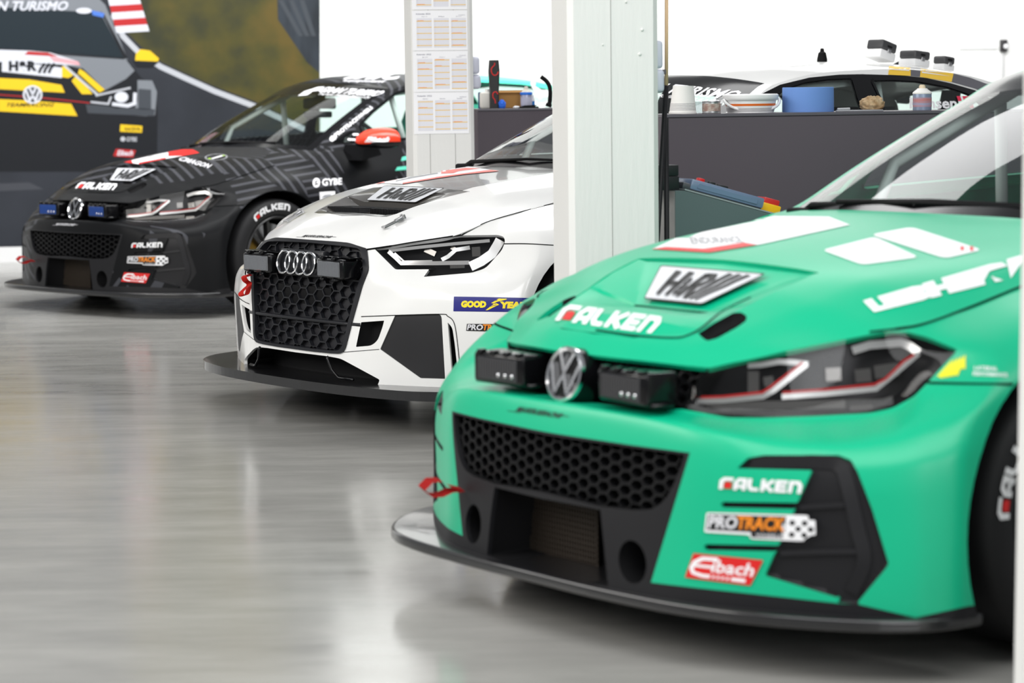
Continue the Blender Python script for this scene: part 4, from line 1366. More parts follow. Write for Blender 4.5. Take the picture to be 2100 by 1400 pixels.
def build_sedan(pose, label, cat, detail=True, paint=None):
    g = SG; out, hood, top, side = g['out'], g['hood'], g['top'], g['side']
    root = empty('racing_car', (pose.O[0], pose.O[1], 0), pose.rotz, label, cat)
    P = paint or M_PW
    B = lambda sh, r: both(*sh.extract(r))
    if detail:
        surf_obj('front_bumper', solid(B(out, 10), .012), P, root)
    else:
        surf_obj('front_bumper', solid(B(out, (1, 2, 3, 4, 5, 6, 7, 10)), .012), P, root)
    surf_pair('fender', solid(out.extract(11), .012), P, root)
    surf_pair('door', solid(out.extract(12), .012), P, root)
    surf_obj('rear_body', solid(B(out, 13), .012), P, root)
    hd_ = surf_obj('hood', solid(B(hood, 0), .012), P, root)
    surf_obj('hood_band', solid(B(hood, 2), .010), M_BAND, root)
    V, Fc, Nn = both(*g['vent'].extract(0))
    vp = py_obj('hood_vent', V, Fc, M_CARBON_W, root, True, 14)
    surf_obj('roof', solid(B(top, 0), .012), P, root)
    surf_obj('windscreen_border', solid(B(top, 2), .010), M_GLOSS, root)
    surf_obj('windscreen', B(top, 1), M_GLASS, root)
    surf_obj('rear_screen', B(top, 3), M_GLASS, root)
    surf_pair('pillar_panel', solid(side.extract(0), .012), P, root)
    surf_pair('window_trim', solid(side.extract(4), .010), M_GLOSS, root)
    for nm, r in (('side_window', 1), ('rear_side_window', 2)): glazed(nm, side, r, root)
    se = car_chassis(root, [c[0] for c in SEDAN_OUT], (-.745, -3.375))
    bm_obj('racing_seat', se, M_CABIN, root, False)
    cb = bmesh.new()
    for s in (1, -1):
        add_tube(cb, [(-1.55, s * .60, .80), (-1.66, s * .575, 1.05), (-2.10, s * .50, 1.25), (-2.75, s * .50, 1.30), (-2.78, s * .56, .8)], .019)
    add_tube(cb, [(-2.75, -.50, 1.30), (-2.75, .50, 1.30)], .019)
    bm_obj('roll_cage', cb, M_CAGE if detail else M_CABIN, root, True)
    for s in (1, -1):
        for ax in (-.745, -3.375): build_wheel(root, (ax, s * .825, .33), s, None)
    if not detail: return root
    wb = bmesh.new()
    pr = [(-4.10, 1.245), (-4.16, 1.262), (-4.30, 1.272), (-4.44, 1.288), (-4.44, 1.276), (-4.30, 1.252), (-4.16, 1.235)]
    add_prism(wb, pr, -.86, .86, 'Y')
    wg = bm_obj('rear_wing', wb, M_CARBON, root, True, 40)
    for s in (1, -1):
        eb = bmesh.new(); add_prism(eb, rounded([(-4.05, 1.20), (-4.48, 1.17), (-4.50, 1.40), (-4.40, 1.40), (-4.12, 1.28)], .02, 3), s * .86 - .004, s * .86 + .004, 'Y')
        bm_obj('end_plate', eb, M_CARBON, wg, False)
        eb = bmesh.new(); add_prism(eb, [(-4.16, 1.24), (-4.30, 1.25), (-4.22, .98), (-4.08, .98)], s * .35 - .006, s * .35 + .006, 'Y')
        bm_obj('wing_support', eb, M_TRIM, wg, False)
    ab = bmesh.new()
    ap = PA.at(1686, 122, 1, 0.0)
    add_lathe(ab, [(0, .052), (.008, .050), (.010, .036), (.018, .030), (.024, .0), (.024, -.012), (0, -.012)], 20, 'Z', Matrix.Translation(tuple(ap)))
    bm_obj('antenna', ab, M_TRIM_D, root, True, 40)
    # louvres and plate in the hood vent
    lb = bmesh.new()
    for s in (1, -1):
        for k in range(22):
            y = s * (.012 + k * .0105)
            if abs(y) > .175 + .06: continue
            m = Matrix.Translation((-.37, y, .800)) @ Matrix.Rotation(s * .5, 4, 'Z')
            add_box(lb, (-.055, -.0012, -.006), (.055, .0012, .016), m)
    bm_obj('louvre', lb, M_TRIM, vp, False)
    # single frame grille
    fr = surf_obj('grille_frame', solid((lambda d: ([Vector(v) + n * .006 for v, n in zip(d[0], d[2])], d[1], d[2]))(B(out, 3)), .04), M_HEX, root)
    gd = surf_obj('front_grille', recess(B(out, 4), Vector((-.022, 0, 0))), mat('grille_back', rgb(26, 26, 30), .4), root)
    hb = bmesh.new(); honeycomb(hb, out, S_GRILLE, PA, .074, .044, .0036, .006, .014, xs=(-.444, .46), zs=(.275, .70))
    bm_obj('honeycomb', hb, M_HEX, gd, False)
    ob = bmesh.new()
    for z0, z1, w in ((.415, .525, .185), (.30, .378, .20)):
        add_box(ob, (-.06, -w, z0), (-.027 + (.012 if z0 < .4 else 0), w, z1))
    bm_obj('grille_opening', ob, M_TRIM_D, gd, False)
    cb = bmesh.new()
    px = [(x, y) for x, y in ((-.385, 0), (-.3, 0), (-.15, 0), (0, 0), (.15, 0), (.3, 0), (.385, 0))]
    path = []
    for y, _ in px:
        loc = out.bvh.ray_cast(Vector((1, abs(y), .398)), Vector((-1, 0, 0)))[0]; path.append(Vector((loc.x - .002, y, .398)))
    add_tube(cb, path, .0075, 8)
    bm_obj('cross_bar', cb, M_HEX, gd, True)
    sb = bmesh.new()
    for y, z in ((.355, .44), (.33, .345), (-.355, .44), (-.33, .345)):
        loc = out.bvh.ray_cast(Vector((1, abs(y), z)), Vector((-1, 0, 0)))[0]
        add_lathe(sb, [(0, .003), (.005, .002), (.006, -.02)], 10, 'X', Matrix.Translation((loc.x - .006, y, z)))
    bm_obj('screw', sb, M_STEEL, gd, True)
    # emblem of four rings
    rb = bmesh.new(); m0 = Matrix.Translation((.004, 0, .616)) @ Matrix.Rotation(math.radians(-9), 4, 'Y')
    for k in range(4):
        y = (k - 1.5) * .0592
        add_lathe(rb, [(.0485, 0), (.0470, .007), (.0435, .0092), (.0400, .007), (.0382, 0), (.0400, -.004), (.0465, -.004)], 48, 'X', m0 @ Matrix.Translation((.002 * (k % 2), y, 0)), True)
    bmesh.ops.recalc_face_normals(rb, faces=rb.faces[:])
    bm_obj('emblem', rb, M_CHROME, root, True, 40)
    hb = bmesh.new(); add_box(hb, (-.05, -.15, -.05), (-.012, .15, .055), m0, .01)
    bm_obj('emblem_mount', hb, M_HEX, root, True, 40)
    for s in (1, -1):
        lb = bmesh.new(); m = Matrix.Translation((-.045, s * .257, .607)) @ Matrix.Rotation(-.05 * s, 4, 'Z')
        add_box(lb, (-.02, -.094, -.040), (.075, .094, .038), m, .012, 3)
        for y in (-.05, .035):
            add_box(lb, (.045, y - .012, .034), (.080, y + .012, .046), m, .003, 1); add_box(lb, (.045, y - .012, -.048), (.080, y + .012, -.036), m, .003, 1)
        add_box(lb, (.0, -.112, .040), (.05, .112, .046), m, .002, 1)
        li = bm_obj('auxiliary_light', lb, M_GLOSS, root, True, 40)
        fb = bmesh.new(); add_box(fb, (.074, -.078, -.030), (.0775, .078, .028), m, .002, 1)
        for k in range(18): add_box(fb, (.0775, -.076 + k * .0088, -.028), (.0795, -.0735 + k * .0088, .026), m)
        bm_obj('light_lens', fb, M_AUX2, li, False)
    # lower intake
    lo = surf_obj('lower_intake', recess(B(out, 5), Vector((-.13, 0, 0))), M_TRIM_D, root)
    for s in (1, -1):
        ab = bmesh.new()
        add_tube(ab, [(.03, s * .24, .27), (.035, s * .238, .265), (.028, s * .255, .22), (.02, s * .29, .192), (.0, s * .36, .188)], .006, 6)
        bm_obj('intake_rim', ab, M_GLOSS, lo, True)
    for s in (0, 1):
        mm = (lambda d: d) if not s else (lambda d: (mirrored(d[0], d[1], d[2]) if d[2] is not None else mirrored(d[0], d[1])[:2] + (None,)))
        surf_obj('bumper_plate', mm(solid((lambda d: ([Vector(v) - n * .004 for v, n in zip(d[0], d[2])], d[1], d[2]))(out.extract(2)), .01)), mat('plate_black', rgb(20, 20, 24), .5), root)
        surf_obj('bumper_slot', mm(recess(out.extract(6), Vector((-.05, -.03, 0)))), M_TRIM_D, root)
        inl = surf_obj('bumper_inlet', mm(recess(out.extract(7), Vector((-.05, .0, 0)))), M_TRIM_D, root)
        hd = out.extract(1)
        h = surf_obj('headlight', mm(recess(hd, Vector((-.055, -.025, 0)))), M_LAMPDARK, root)
        def lamp(name, items, m):
            bm = bmesh.new()
            for pts, w, dep in items: px_strip(bm, PA, out, pts, w, dep)
            if s: b3 = mirror_bm(bm); bm.free(); bm = b3
            bm_obj(name, bm, m, h, True, 30)
        lamp('light_strip', [(c700([(450, 1005), (520, 1065), (570, 1118), (900, 1118), (1225, 1112)]), .015, .018),
                             (c700([(455, 998), (800, 960), (1100, 930), (1420, 902)]), .012, .020),
                             (c700([(1235, 1150), (1340, 1100), (1440, 1030), (1490, 950), (1520, 895)]), .036, .018),
                             (c700([(510, 1020), (600, 1100), (870, 1095)]), .006, .015),
                             (c700([(960, 1085), (1020, 1055), (1095, 990), (1230, 968)]), .015, .022)], M_LAMPSTRIP)
        lamp('reflector', [(c700([(800, 985), (900, 1030)]), .02, .045), (c700([(1050, 965), (1090, 985)]), .014, .045), (c700([(1250, 1010), (1330, 1005)]), .036, .045),
                           (c700([(1040, 1145), (1180, 1140)]), .018, .03)], M_LAMPBOWL)
        surf_obj('lens', mm(hd), M_LENS, h)
    # hood catches
    for s in (1, -1):
        kb = bmesh.new(); m = Matrix.Translation((-.212, s * .344, .772)) @ Matrix.Rotation(s * -.15, 4, 'Z') @ Matrix.Rotation(math.radians(22), 4, 'Y')
        add_box(kb, (-.045, -.014, 0), (.045, -.009, .006), m, .001, 1); add_box(kb, (-.045, .009, 0), (.045, .014, .006), m, .001, 1)
        add_box(kb, (-.05, -.011, .004), (-.01, .011, .011), m, .003, 2); add_box(kb, (.035, -.014, 0), (.048, .014, .008), m, .002, 1)
        add_lathe(kb, [(0, .016), (.006, .016), (.007, .0)], 12, 'Z', m @ Matrix.Translation((-.048, .010, 0)))
        add_lathe(kb, [(0, .016), (.006, .016), (.007, .0)], 12, 'Z', m @ Matrix.Translation((-.048, -.010, 0)))
        bm_obj('hood_catch', kb, M_STEEL, root, True, 35)
    # splitter
    ol = [(.098, 0), (.094, .2), (.078, .4), (.052, .55), (.008, .70), (-.055, .80), (-.16, .885), (-.30, .93), (-.44, .95)]
    ol = [tuple(p) for p in cr_path(ol, 4)] + [(-.45, .88), (-.30, .5), (-.30, 0)]
    full = ol + [(x, -y) for x, y in ol[-2:0:-1]]
    sb = bmesh.new(); add_prism(sb, full, .140, .176)
    bm_obj('splitter', sb, M_CARBON, root, False)
    # strap and cable on the right of the grille
    tb = bmesh.new(); prev = None
    pts = [tuple(PA.at(x, y, 0, d)) for x, y, d in ((514, 566, -.01), (507, 563, .01), (502, 567, .025), (505, 575, .018), (513, 582, .0), (505, 590, .015), (496, 600, .03), (499, 606, .03), (508, 603, .01), (513, 584, -.01))]
    for p in cr_path(pts, 5):
        vs = [tb.verts.new((p[0], p[1] + .014, p[2] + .004)), tb.verts.new((p[0] + .008, p[1] - .014, p[2] - .004))]
        if prev: tb.faces.new((prev[0], prev[1], vs[1], vs[0]))
        prev = vs
    bmesh.ops.solidify(tb, geom=tb.faces[:], thickness=.003)
    bm_obj('tow_strap', tb, mat('strap_bright_red', rgb(214, 34, 20), .7), root, True, 40)
    wb = bmesh.new(); add_tube(wb, [tuple(p) for p in cr_path([tuple(PA.at(x, y, 0, 0.0)) for x, y in ((517, 532), (509, 540), (505, 550), (503, 563))], 5)], .003, 6)
    bm_obj('cable', wb, M_TRIM_D, root, True)
    seams(root, PA, [([hood, out], [(946, 483), (965, 472), (1000, 455), (1060, 437), (1135, 417), (1200, 402)], .006, True),
                     ([out, hood], [(752, 512), (800, 505), (850, 496.5), (946, 482)], .008, True),
                     ([out], [(1034, 500), (1080, 500), (1135, 503)], .004, True),
                     ([out], [(741, 649), (820, 646), (905, 644), (918, 648), (931, 661), (938, 700), (946, 781)], .003, True),
                     ([out], [(705, 722), (740, 719), (778, 716)], .002, True)])
    wb = bmesh.new()
    add_tube(wb, [(-1.29, -.58, .945), (-1.25, -.50, .965), (-1.20, -.05, .985), (-1.24, .32, .980)], [.014, .009, .006, .004], 8)
    add_box(wb, (-1.31, -.62, .925), (-1.25, -.50, .955), None, .01)
    bm_obj('wiper', wb, M_TRIM_D, root, True)
    return root
M_AUX2 = mat('aux_lens_ribbed', (0.42, 0.43, 0.45), 0.18, 0.8)
# ------------------------------------------------------------------ the hall
AX = math.atan2(.167, .986)                        # the building is turned against the line of sight
RP = Vector((math.cos(AX), math.sin(AX), 0)); RR = Vector((-math.sin(AX), math.cos(AX), 0))
def floor_mat():
    m = mat('polished_concrete', rgb(150, 149, 146), 0.22, spec=0.5)
    b = m.node_tree.nodes['Principled BSDF']
    tc = N(m, 'ShaderNodeTexCoord'); mp = N(m, 'ShaderNodeMapping'); mp.inputs['Scale'].default_value = (.55, 2.2, 1); mp.inputs['Rotation'].default_value = (0, 0, -.05)
    L(m, tc.outputs['Object'], mp.inputs['Vector'])
    n1 = N(m, 'ShaderNodeTexNoise'); n1.inputs['Scale'].default_value = 2.2; n1.inputs['Detail'].default_value = 9; n1.inputs['Roughness'].default_value = .68
    L(m, mp.outputs[0], n1.inputs['Vector'])
    n2 = N(m, 'ShaderNodeTexNoise'); n2.inputs['Scale'].default_value = .8; n2.inputs['Detail'].default_value = 3
    L(m, tc.outputs['Object'], n2.inputs['Vector'])
    r1 = N(m, 'ShaderNodeValToRGB'); e = r1.color_ramp.elements
    e[0].position = .25; e[0].color = rgb(148, 147, 143); e[1].position = .75; e[1].color = rgb(174, 173, 168)
    L(m, n1.outputs['Fac'], r1.inputs[0])
    vo = N(m, 'ShaderNodeTexVoronoi'); vo.inputs['Scale'].default_value = 7.0; vo.inputs['Randomness'].default_value = 1
    L(m, tc.outputs['Object'], vo.inputs['Vector'])
    lt = N(m, 'ShaderNodeMath', operation='LESS_THAN'); lt.inputs[1].default_value = .022; L(m, vo.outputs['Distance'], lt.inputs[0])
    n3 = N(m, 'ShaderNodeTexNoise'); n3.inputs['Scale'].default_value = 1.3; L(m, tc.outputs['Object'], n3.inputs['Vector'])
    gt = N(m, 'ShaderNodeMath', operation='GREATER_THAN'); gt.inputs[1].default_value = .54; L(m, n3.outputs['Fac'], gt.inputs[0])
    mu = N(m, 'ShaderNodeMath', operation='MULTIPLY'); L(m, lt.outputs[0], mu.inputs[0]); L(m, gt.outputs[0], mu.inputs[1])
    mx = N(m, 'ShaderNodeMix', data_type='RGBA'); mx.inputs[7].default_value = rgb(60, 58, 56)
    L(m, mu.outputs[0], mx.inputs[0]); L(m, r1.outputs[0], mx.inputs[6]); L(m, mx.outputs[2], b.inputs['Base Color'])
    rr = N(m, 'ShaderNodeMapRange'); rr.inputs[1].default_value = .3; rr.inputs[2].default_value = .7; rr.inputs[3].default_value = .10; rr.inputs[4].default_value = .22
    L(m, n1.outputs['Fac'], rr.inputs[0]); L(m, rr.outputs[0], b.inputs['Roughness'])
    bp = N(m, 'ShaderNodeBump'); bp.inputs['Strength'].default_value = .07; bp.inputs['Distance'].default_value = .003
    L(m, n1.outputs['Fac'], bp.inputs['Height']); L(m, bp.outputs[0], b.inputs['Normal'])
    return m
def white_paint(name, col, scale=14, strength=.25):
    m = mat(name, col, .55, spec=.3)
    b = m.node_tree.nodes['Principled BSDF']
    tc = N(m, 'ShaderNodeTexCoord'); mp = N(m, 'ShaderNodeMapping'); mp.inputs['Scale'].default_value = (6, 6, .8)
    L(m, tc.outputs['Object'], mp.inputs['Vector'])
    n1 = N(m, 'ShaderNodeTexNoise'); n1.inputs['Scale'].default_value = scale; n1.inputs['Detail'].default_value = 6
    L(m, mp.outputs[0], n1.inputs['Vector'])
    bp = N(m, 'ShaderNodeBump'); bp.inputs['Strength'].default_value = strength; bp.inputs['Distance'].default_value = .004
    L(m, n1.outputs['Fac'], bp.inputs['Height']); L(m, bp.outputs[0], b.inputs['Normal'])
    return m
fb = bmesh.new(); add_box(fb, (-9, -5, -.1), (9, 24, 0))
tag(bm_obj('floor', fb, floor_mat(), None, False), kind='structure')
M_WALL = mat('wall_white', rgb(240, 240, 238), .6, spec=.2)
WO = wpt(0, 538, 2, 0); WO.z = 0                     # a point at the foot of the back wall
def on_wall(px, py, off=0.0):
    n = RR; d = wray(px, py); o = Vector((0, 0, CAMH))
    return o + d * (((WO - o).dot(n) - off) / d.dot(n))
def wall_mtx(o): return Matrix(((RP.x, RR.x, 0, o.x), (RP.y, RR.y, 0, o.y), (0, 0, 1, 0), (0, 0, 0, 1)))
wb = bmesh.new(); add_box(wb, (-7, 0, 0), (10, .2, 5.5), wall_mtx(WO))
tag(bm_obj('wall_back', wb, M_WALL, None, False), kind='structure')
tb = bmesh.new(); add_box(tb, (-7, -.012, 0), (10, 0, .118), wall_mtx(WO))
tag(bm_obj('baseboard_back', tb, mat('baseboard_white', rgb(214, 214, 214), .5), None, False), kind='structure')

# pillars -----------------------------------------------------------
M_PIL = white_paint('pillar_paint', rgb(226, 226, 223), 10, .35)
def pillar(px_l, depth, label, w=.296, d=.30, yaw=AX, taper=0.0, seams=(.45,), group='white concrete pillars'):
    o = wpt(px_l, 300, 1, depth); o.z = 0
    root = empty('pillar', (o.x, o.y, 0), yaw, label, 'pillar', group)
    bm = bmesh.new(); c = .018
    pol = [(c, 0), (w - c, 0), (w, c), (w, d - c), (w - c, d), (c, d), (0, d - c), (0, c)]
    n = len(pol); prev = None
    zs = np.linspace(0, 4.6, 24)
    for z in zs:
        k = taper * max(0, 1.1 - z)
        vs = [bm.verts.new((x - (k if x < w / 2 else -k), y, z)) for x, y in pol]
        if prev:
            for i in range(n): bm.faces.new((prev[i], prev[(i + 1) % n], vs[(i + 1) % n], vs[i]))
        prev = vs
    bm.faces.new(prev)
    bm_obj('shaft', bm, M_PIL, root, False)
    sb = bmesh.new()
    for s in seams: add_box(sb, (w * s - .0012, -.0012, 0), (w * s + .0012, .0005, 4.6))
    if seams: bm_obj('board_seam', sb, mat('seam_grey', rgb(168, 167, 164), .8), root, False)
    return root
P1 = pillar(1167, 7.75, 'white painted pillar between the white and the green racing car', seams=(.47,))
kb = bmesh.new()
for px, py, r in ((1317, 61, .006), (1312, 111, .006), (1236, 92, .003), (1284, 4, .004), (1317, 653, .003)):
    p = wpt(px, py, 1, 7.75 + .025 * (px - 1167) / 95); q = P1.matrix_basis.inverted() @ p
    add_lathe(kb, [(0, -.005), (r * .7, -.004), (r, 0)], 10, 'Y', Matrix.Translation((q.x, 0, q.z)))
bm_obj('paint_bump', kb, M_PIL, P1, True)
P2 = pillar(848, 11.55, 'white painted pillar carrying the paper year planners', seams=(.27, .68))
P3 = pillar(2098, 4.75, 'blurred white pillar at the right edge in front of the green car', w=.30, d=.12, yaw=-.215, taper=.008, seams=())

# the picture on the back wall ----------------------------------------
def noise_mat(name, a, b, scale, mid=None, rough=.5, stretch=(1, 1, 1)):
    m = mat(name, a, rough, spec=.25)
    bs = m.node_tree.nodes['Principled BSDF']
    tc = N(m, 'ShaderNodeTexCoord'); mp = N(m, 'ShaderNodeMapping'); mp.inputs['Scale'].default_value = stretch
    L(m, tc.outputs['Object'], mp.inputs['Vector'])
    nz = N(m, 'ShaderNodeTexNoise'); nz.inputs['Scale'].default_value = scale; nz.inputs['Detail'].default_value = 4
    L(m, mp.outputs[0], nz.inputs['Vector'])
    rp = N(m, 'ShaderNodeValToRGB'); rp.color_ramp.elements[0].position = .35; rp.color_ramp.elements[1].position = .65
    rp.color_ramp.elements[0].color = a; rp.color_ramp.elements[1].color = b
    if mid:
        e = rp.color_ramp.elements.new(.5); e.color = mid
    L(m, nz.outputs['Fac'], rp.inputs[0]); L(m, rp.outputs[0], bs.inputs['Base Color'])
    return m
MU = [noise_mat('print_road', rgb(28, 31, 37), rgb(42, 45, 52), 1.2), noise_mat('print_grass', rgb(44, 46, 28), rgb(84, 70, 26), 2.6, rgb(66, 62, 24)),
      mat('print_white', rgb(196, 198, 206), .5, spec=.25), mat('print_red', rgb(166, 34, 36), .5, spec=.25), mat('print_black', rgb(14, 17, 23), .5, spec=.25),
      mat('print_silver', rgb(112, 116, 122), .5, spec=.25), mat('print_yellow', rgb(214, 178, 26), .5, spec=.25), mat('print_glass', rgb(16, 30, 38), .5, spec=.25),
      mat('print_light_grey', rgb(170, 172, 178), .5, spec=.25), mat('print_blue', rgb(70, 110, 190), .5, spec=.25), mat('print_pink', rgb(206, 150, 156), .5, spec=.25),
      noise_mat('print_tyres', rgb(26, 30, 36), rgb(46, 52, 60), 3.0, stretch=(3, 3, .6)), mat('print_dark_grey', rgb(58, 62, 68), .5, spec=.25), mat('print_road_far', rgb(60, 62, 68), .5, spec=.25)]
art = Art()
def U(p): return (p[0] / 655.0, 1 - p[1] / 507.0)
def mp_(pts, m, l): art.poly([U(p) for p in pts], m, l)
mp_([(-420, -700), (656, -700), (656, 506), (-420, 506)], 0, 0)
mp_([(200, -700), (656, -700), (656, 272), (590, 240), (520, 207), (440, 177), (380, 150), (330, 126), (290, 96), (255, 62), (235, 20)], 1, 1)
mp_([(548, -700), (656, -700), (656, 150), (630, 128), (600, 84), (570, 40)], 11, 2)
for dx in (0, 22, 44): mp_([(570 + dx, 0), (580 + dx, 0), (622 + dx * .6, 74), (612 + dx * .6, 74)], 12, 3)
art.stroke([U(p) for p in [(232, 30), (252, 74), (285, 108), (330, 137), (380, 160), (440, 187), (520, 217), (590, 249), (656, 280)]], .022, 8, 3, asp=655 / 507.)
for k in range(7):
    y0, y1 = -30 + k * 14, -16 + k * 14
    mp_([(222 + y0 * .25, y0), (286 + y0 * .3, y0 - 4), (286 + y1 * .3, y1 - 4), (222 + y1 * .25, y1)], 3 if k % 2 else 2, 4)
# the car in the picture
mp_([(-200, 95), (258, 120), (290, 160), (320, 178), (323, 235), (322, 318), (300, 338), (-200, 330)], 4, 5)
mp_([(-200, 330), (322, 318), (240, 352), (-200, 352)], 4, 4)
mp_([(-200, -30), (200, -6), (216, 10), (262, 122), (256, 124), (205, 26), (-200, 5)], 5, 5)
mp_([(-200, 4), (206, 26), (254, 118), (-200, 84)], 7, 6)
mp_([(206, 22), (214, 30), (262, 120), (254, 120)], 4, 7)
mp_([(-200, 92), (258, 122), (276, 145), (258, 162), (216, 185), (170, 140), (-200, 118)], 5, 6)
mp_([(-200, 117), (130, 132), (172, 142), (216, 186), (186, 198), (-200, 188)], 4, 7)
mp_([(282, 164), (312, 165), (322, 188), (318, 236), (300, 238), (272, 236), (282, 205)], 5, 6)
mp_([(284, 182), (310, 184), (310, 226), (284, 224)], 12, 7)
mp_([(176, 214), (318, 224), (316, 238), (180, 232)], 12, 7)
mp_([(-200, 96), (64, 104), (104, 108), (160, 126), (165, 134), (96, 131), (-200, 118)], 2, 8)
mp_([(58, 105), (98, 108), (120, 116), (50, 112)], 3, 9); mp_([(100, 114), (160, 126), (165, 134), (110, 126)], 10, 9)
mp_([(4, 122), (128, 139), (127, 160), (4, 147)], 2, 9)
art.text('H&R', *U((18, 146)), *U((76, 125)), 4, 10, bold=.06)
for k in range(3): art.stroke([U((80 + k * 10, 150)), U((84 + k * 10, 140)), U((88 + k * 10, 136)), U((92 + k * 10, 130))], .011, 4, 10, asp=1.29)
mp_([(-200, 150), (60, 163), (126, 174), (133, 190), (-200, 172)], 6, 9); mp_([(-200, 195), (60, 206), (146, 213), (159, 238), (-200, 216)], 6, 9)
mp_([(127, 136), (140, 138), (150, 155), (140, 160), (127, 158)], 6, 9); mp_([(147, 166), (158, 152), (190, 193), (168, 193)], 6, 9); mp_([(163, 141), (172, 146), (215, 184), (204, 190), (160, 150)], 6, 9)
art.stroke([U(p) for p in [(130, 132), (152, 152), (200, 194)]], .010, 8, 10, asp=1.29)
art.stroke([U(p) for p in [(-60, 190), (80, 200), (184, 211)]], .004, 3, 9, asp=1.29)
art.text('TEAMRACING', *U((14, 219)), *U((112, 211)), 4, 10, bold=.02, shear=.4)
art.poly([U(p) for p in ellipse(67, 194, 20, 19)], 2, 10); art.poly([U(p) for p in ellipse(67, 194, 16, 15)], 4, 11)
for s in (1, -1):
    art.stroke([U(p) for p in [(67 + s * 6, 181), (67, 194)]], .009, 2, 12, asp=1.29)
    art.stroke([U(p) for p in [(67 + s * 13, 186), (67 + s * 6, 206), (67, 196)]], .009, 2, 12, asp=1.29)
mp_([(184, 209), (196, 194), (268, 178), (279, 186), (279, 214), (240, 222)], 4, 9)
art.poly([U(p) for p in ellipse(249, 199, 14, 11)], 2, 11)
art.stroke([U(p) for p in [(186, 209), (222, 213), (228, 198)]], .008, 8, 11, asp=1.29); art.stroke([U(p) for p in [(230, 213), (262, 217), (276, 212), (277, 190)]], .014, 2, 11, asp=1.29)
art.stroke([U(p) for p in [(196, 196), (268, 180)]], .008, 8, 11, asp=1.29)
mp_([(277, 124), (279, 110), (288, 101), (308, 104), (326, 120), (324, 126)], 6, 8); mp_([(272, 124), (327, 126), (312, 138), (280, 137)], 4, 8)
mp_([(247, 255), (292, 258), (291, 272), (246, 270)], 6, 9); art.text('RACEOIL', *U((256, 268)), *U((289, 261)), 4, 10, bold=.02)
art.poly([U(p) for p in ellipse(252, 285, 5, 5)], 8, 9); art.text('GYBE', *U((259, 290)), *U((281, 281)), 8, 9, bold=.03)
mp_([(238, 305), (279, 308), (273, 323), (232, 320)], 3, 9); art.text('Eibach', *U((240, 319)), *U((273, 308)), 2, 10, bold=.03, shear=.3)
art.text('GRAN TURISMO', *U((-60, 22)), *U((140, 2)), 2, 9, bold=.03, shear=.3)
art.poly([U(p) for p in ellipse(172, 22, 16, 6)], 2, 9); mp_([(188, 21), (214, 27), (212, 36), (190, 31)], 9, 10)
mp_([(-420, 345), (300, 345), (656, 360), (656, 506), (-420, 506)], 0, 3)
mp_([(-100, 380), (60, 374), (90, 388), (-100, 396)], 13, 4)
def wall_place(u, v, layer):
    return on_wall(u * 655, (1 - v) * 507, .006 + .0008 * layer)
mur = lay('wall_picture', art, wall_place, MU, None, maxlen=0)
tag(mur, 'large printed picture of a racing car on a race track, on the back wall', 'picture')
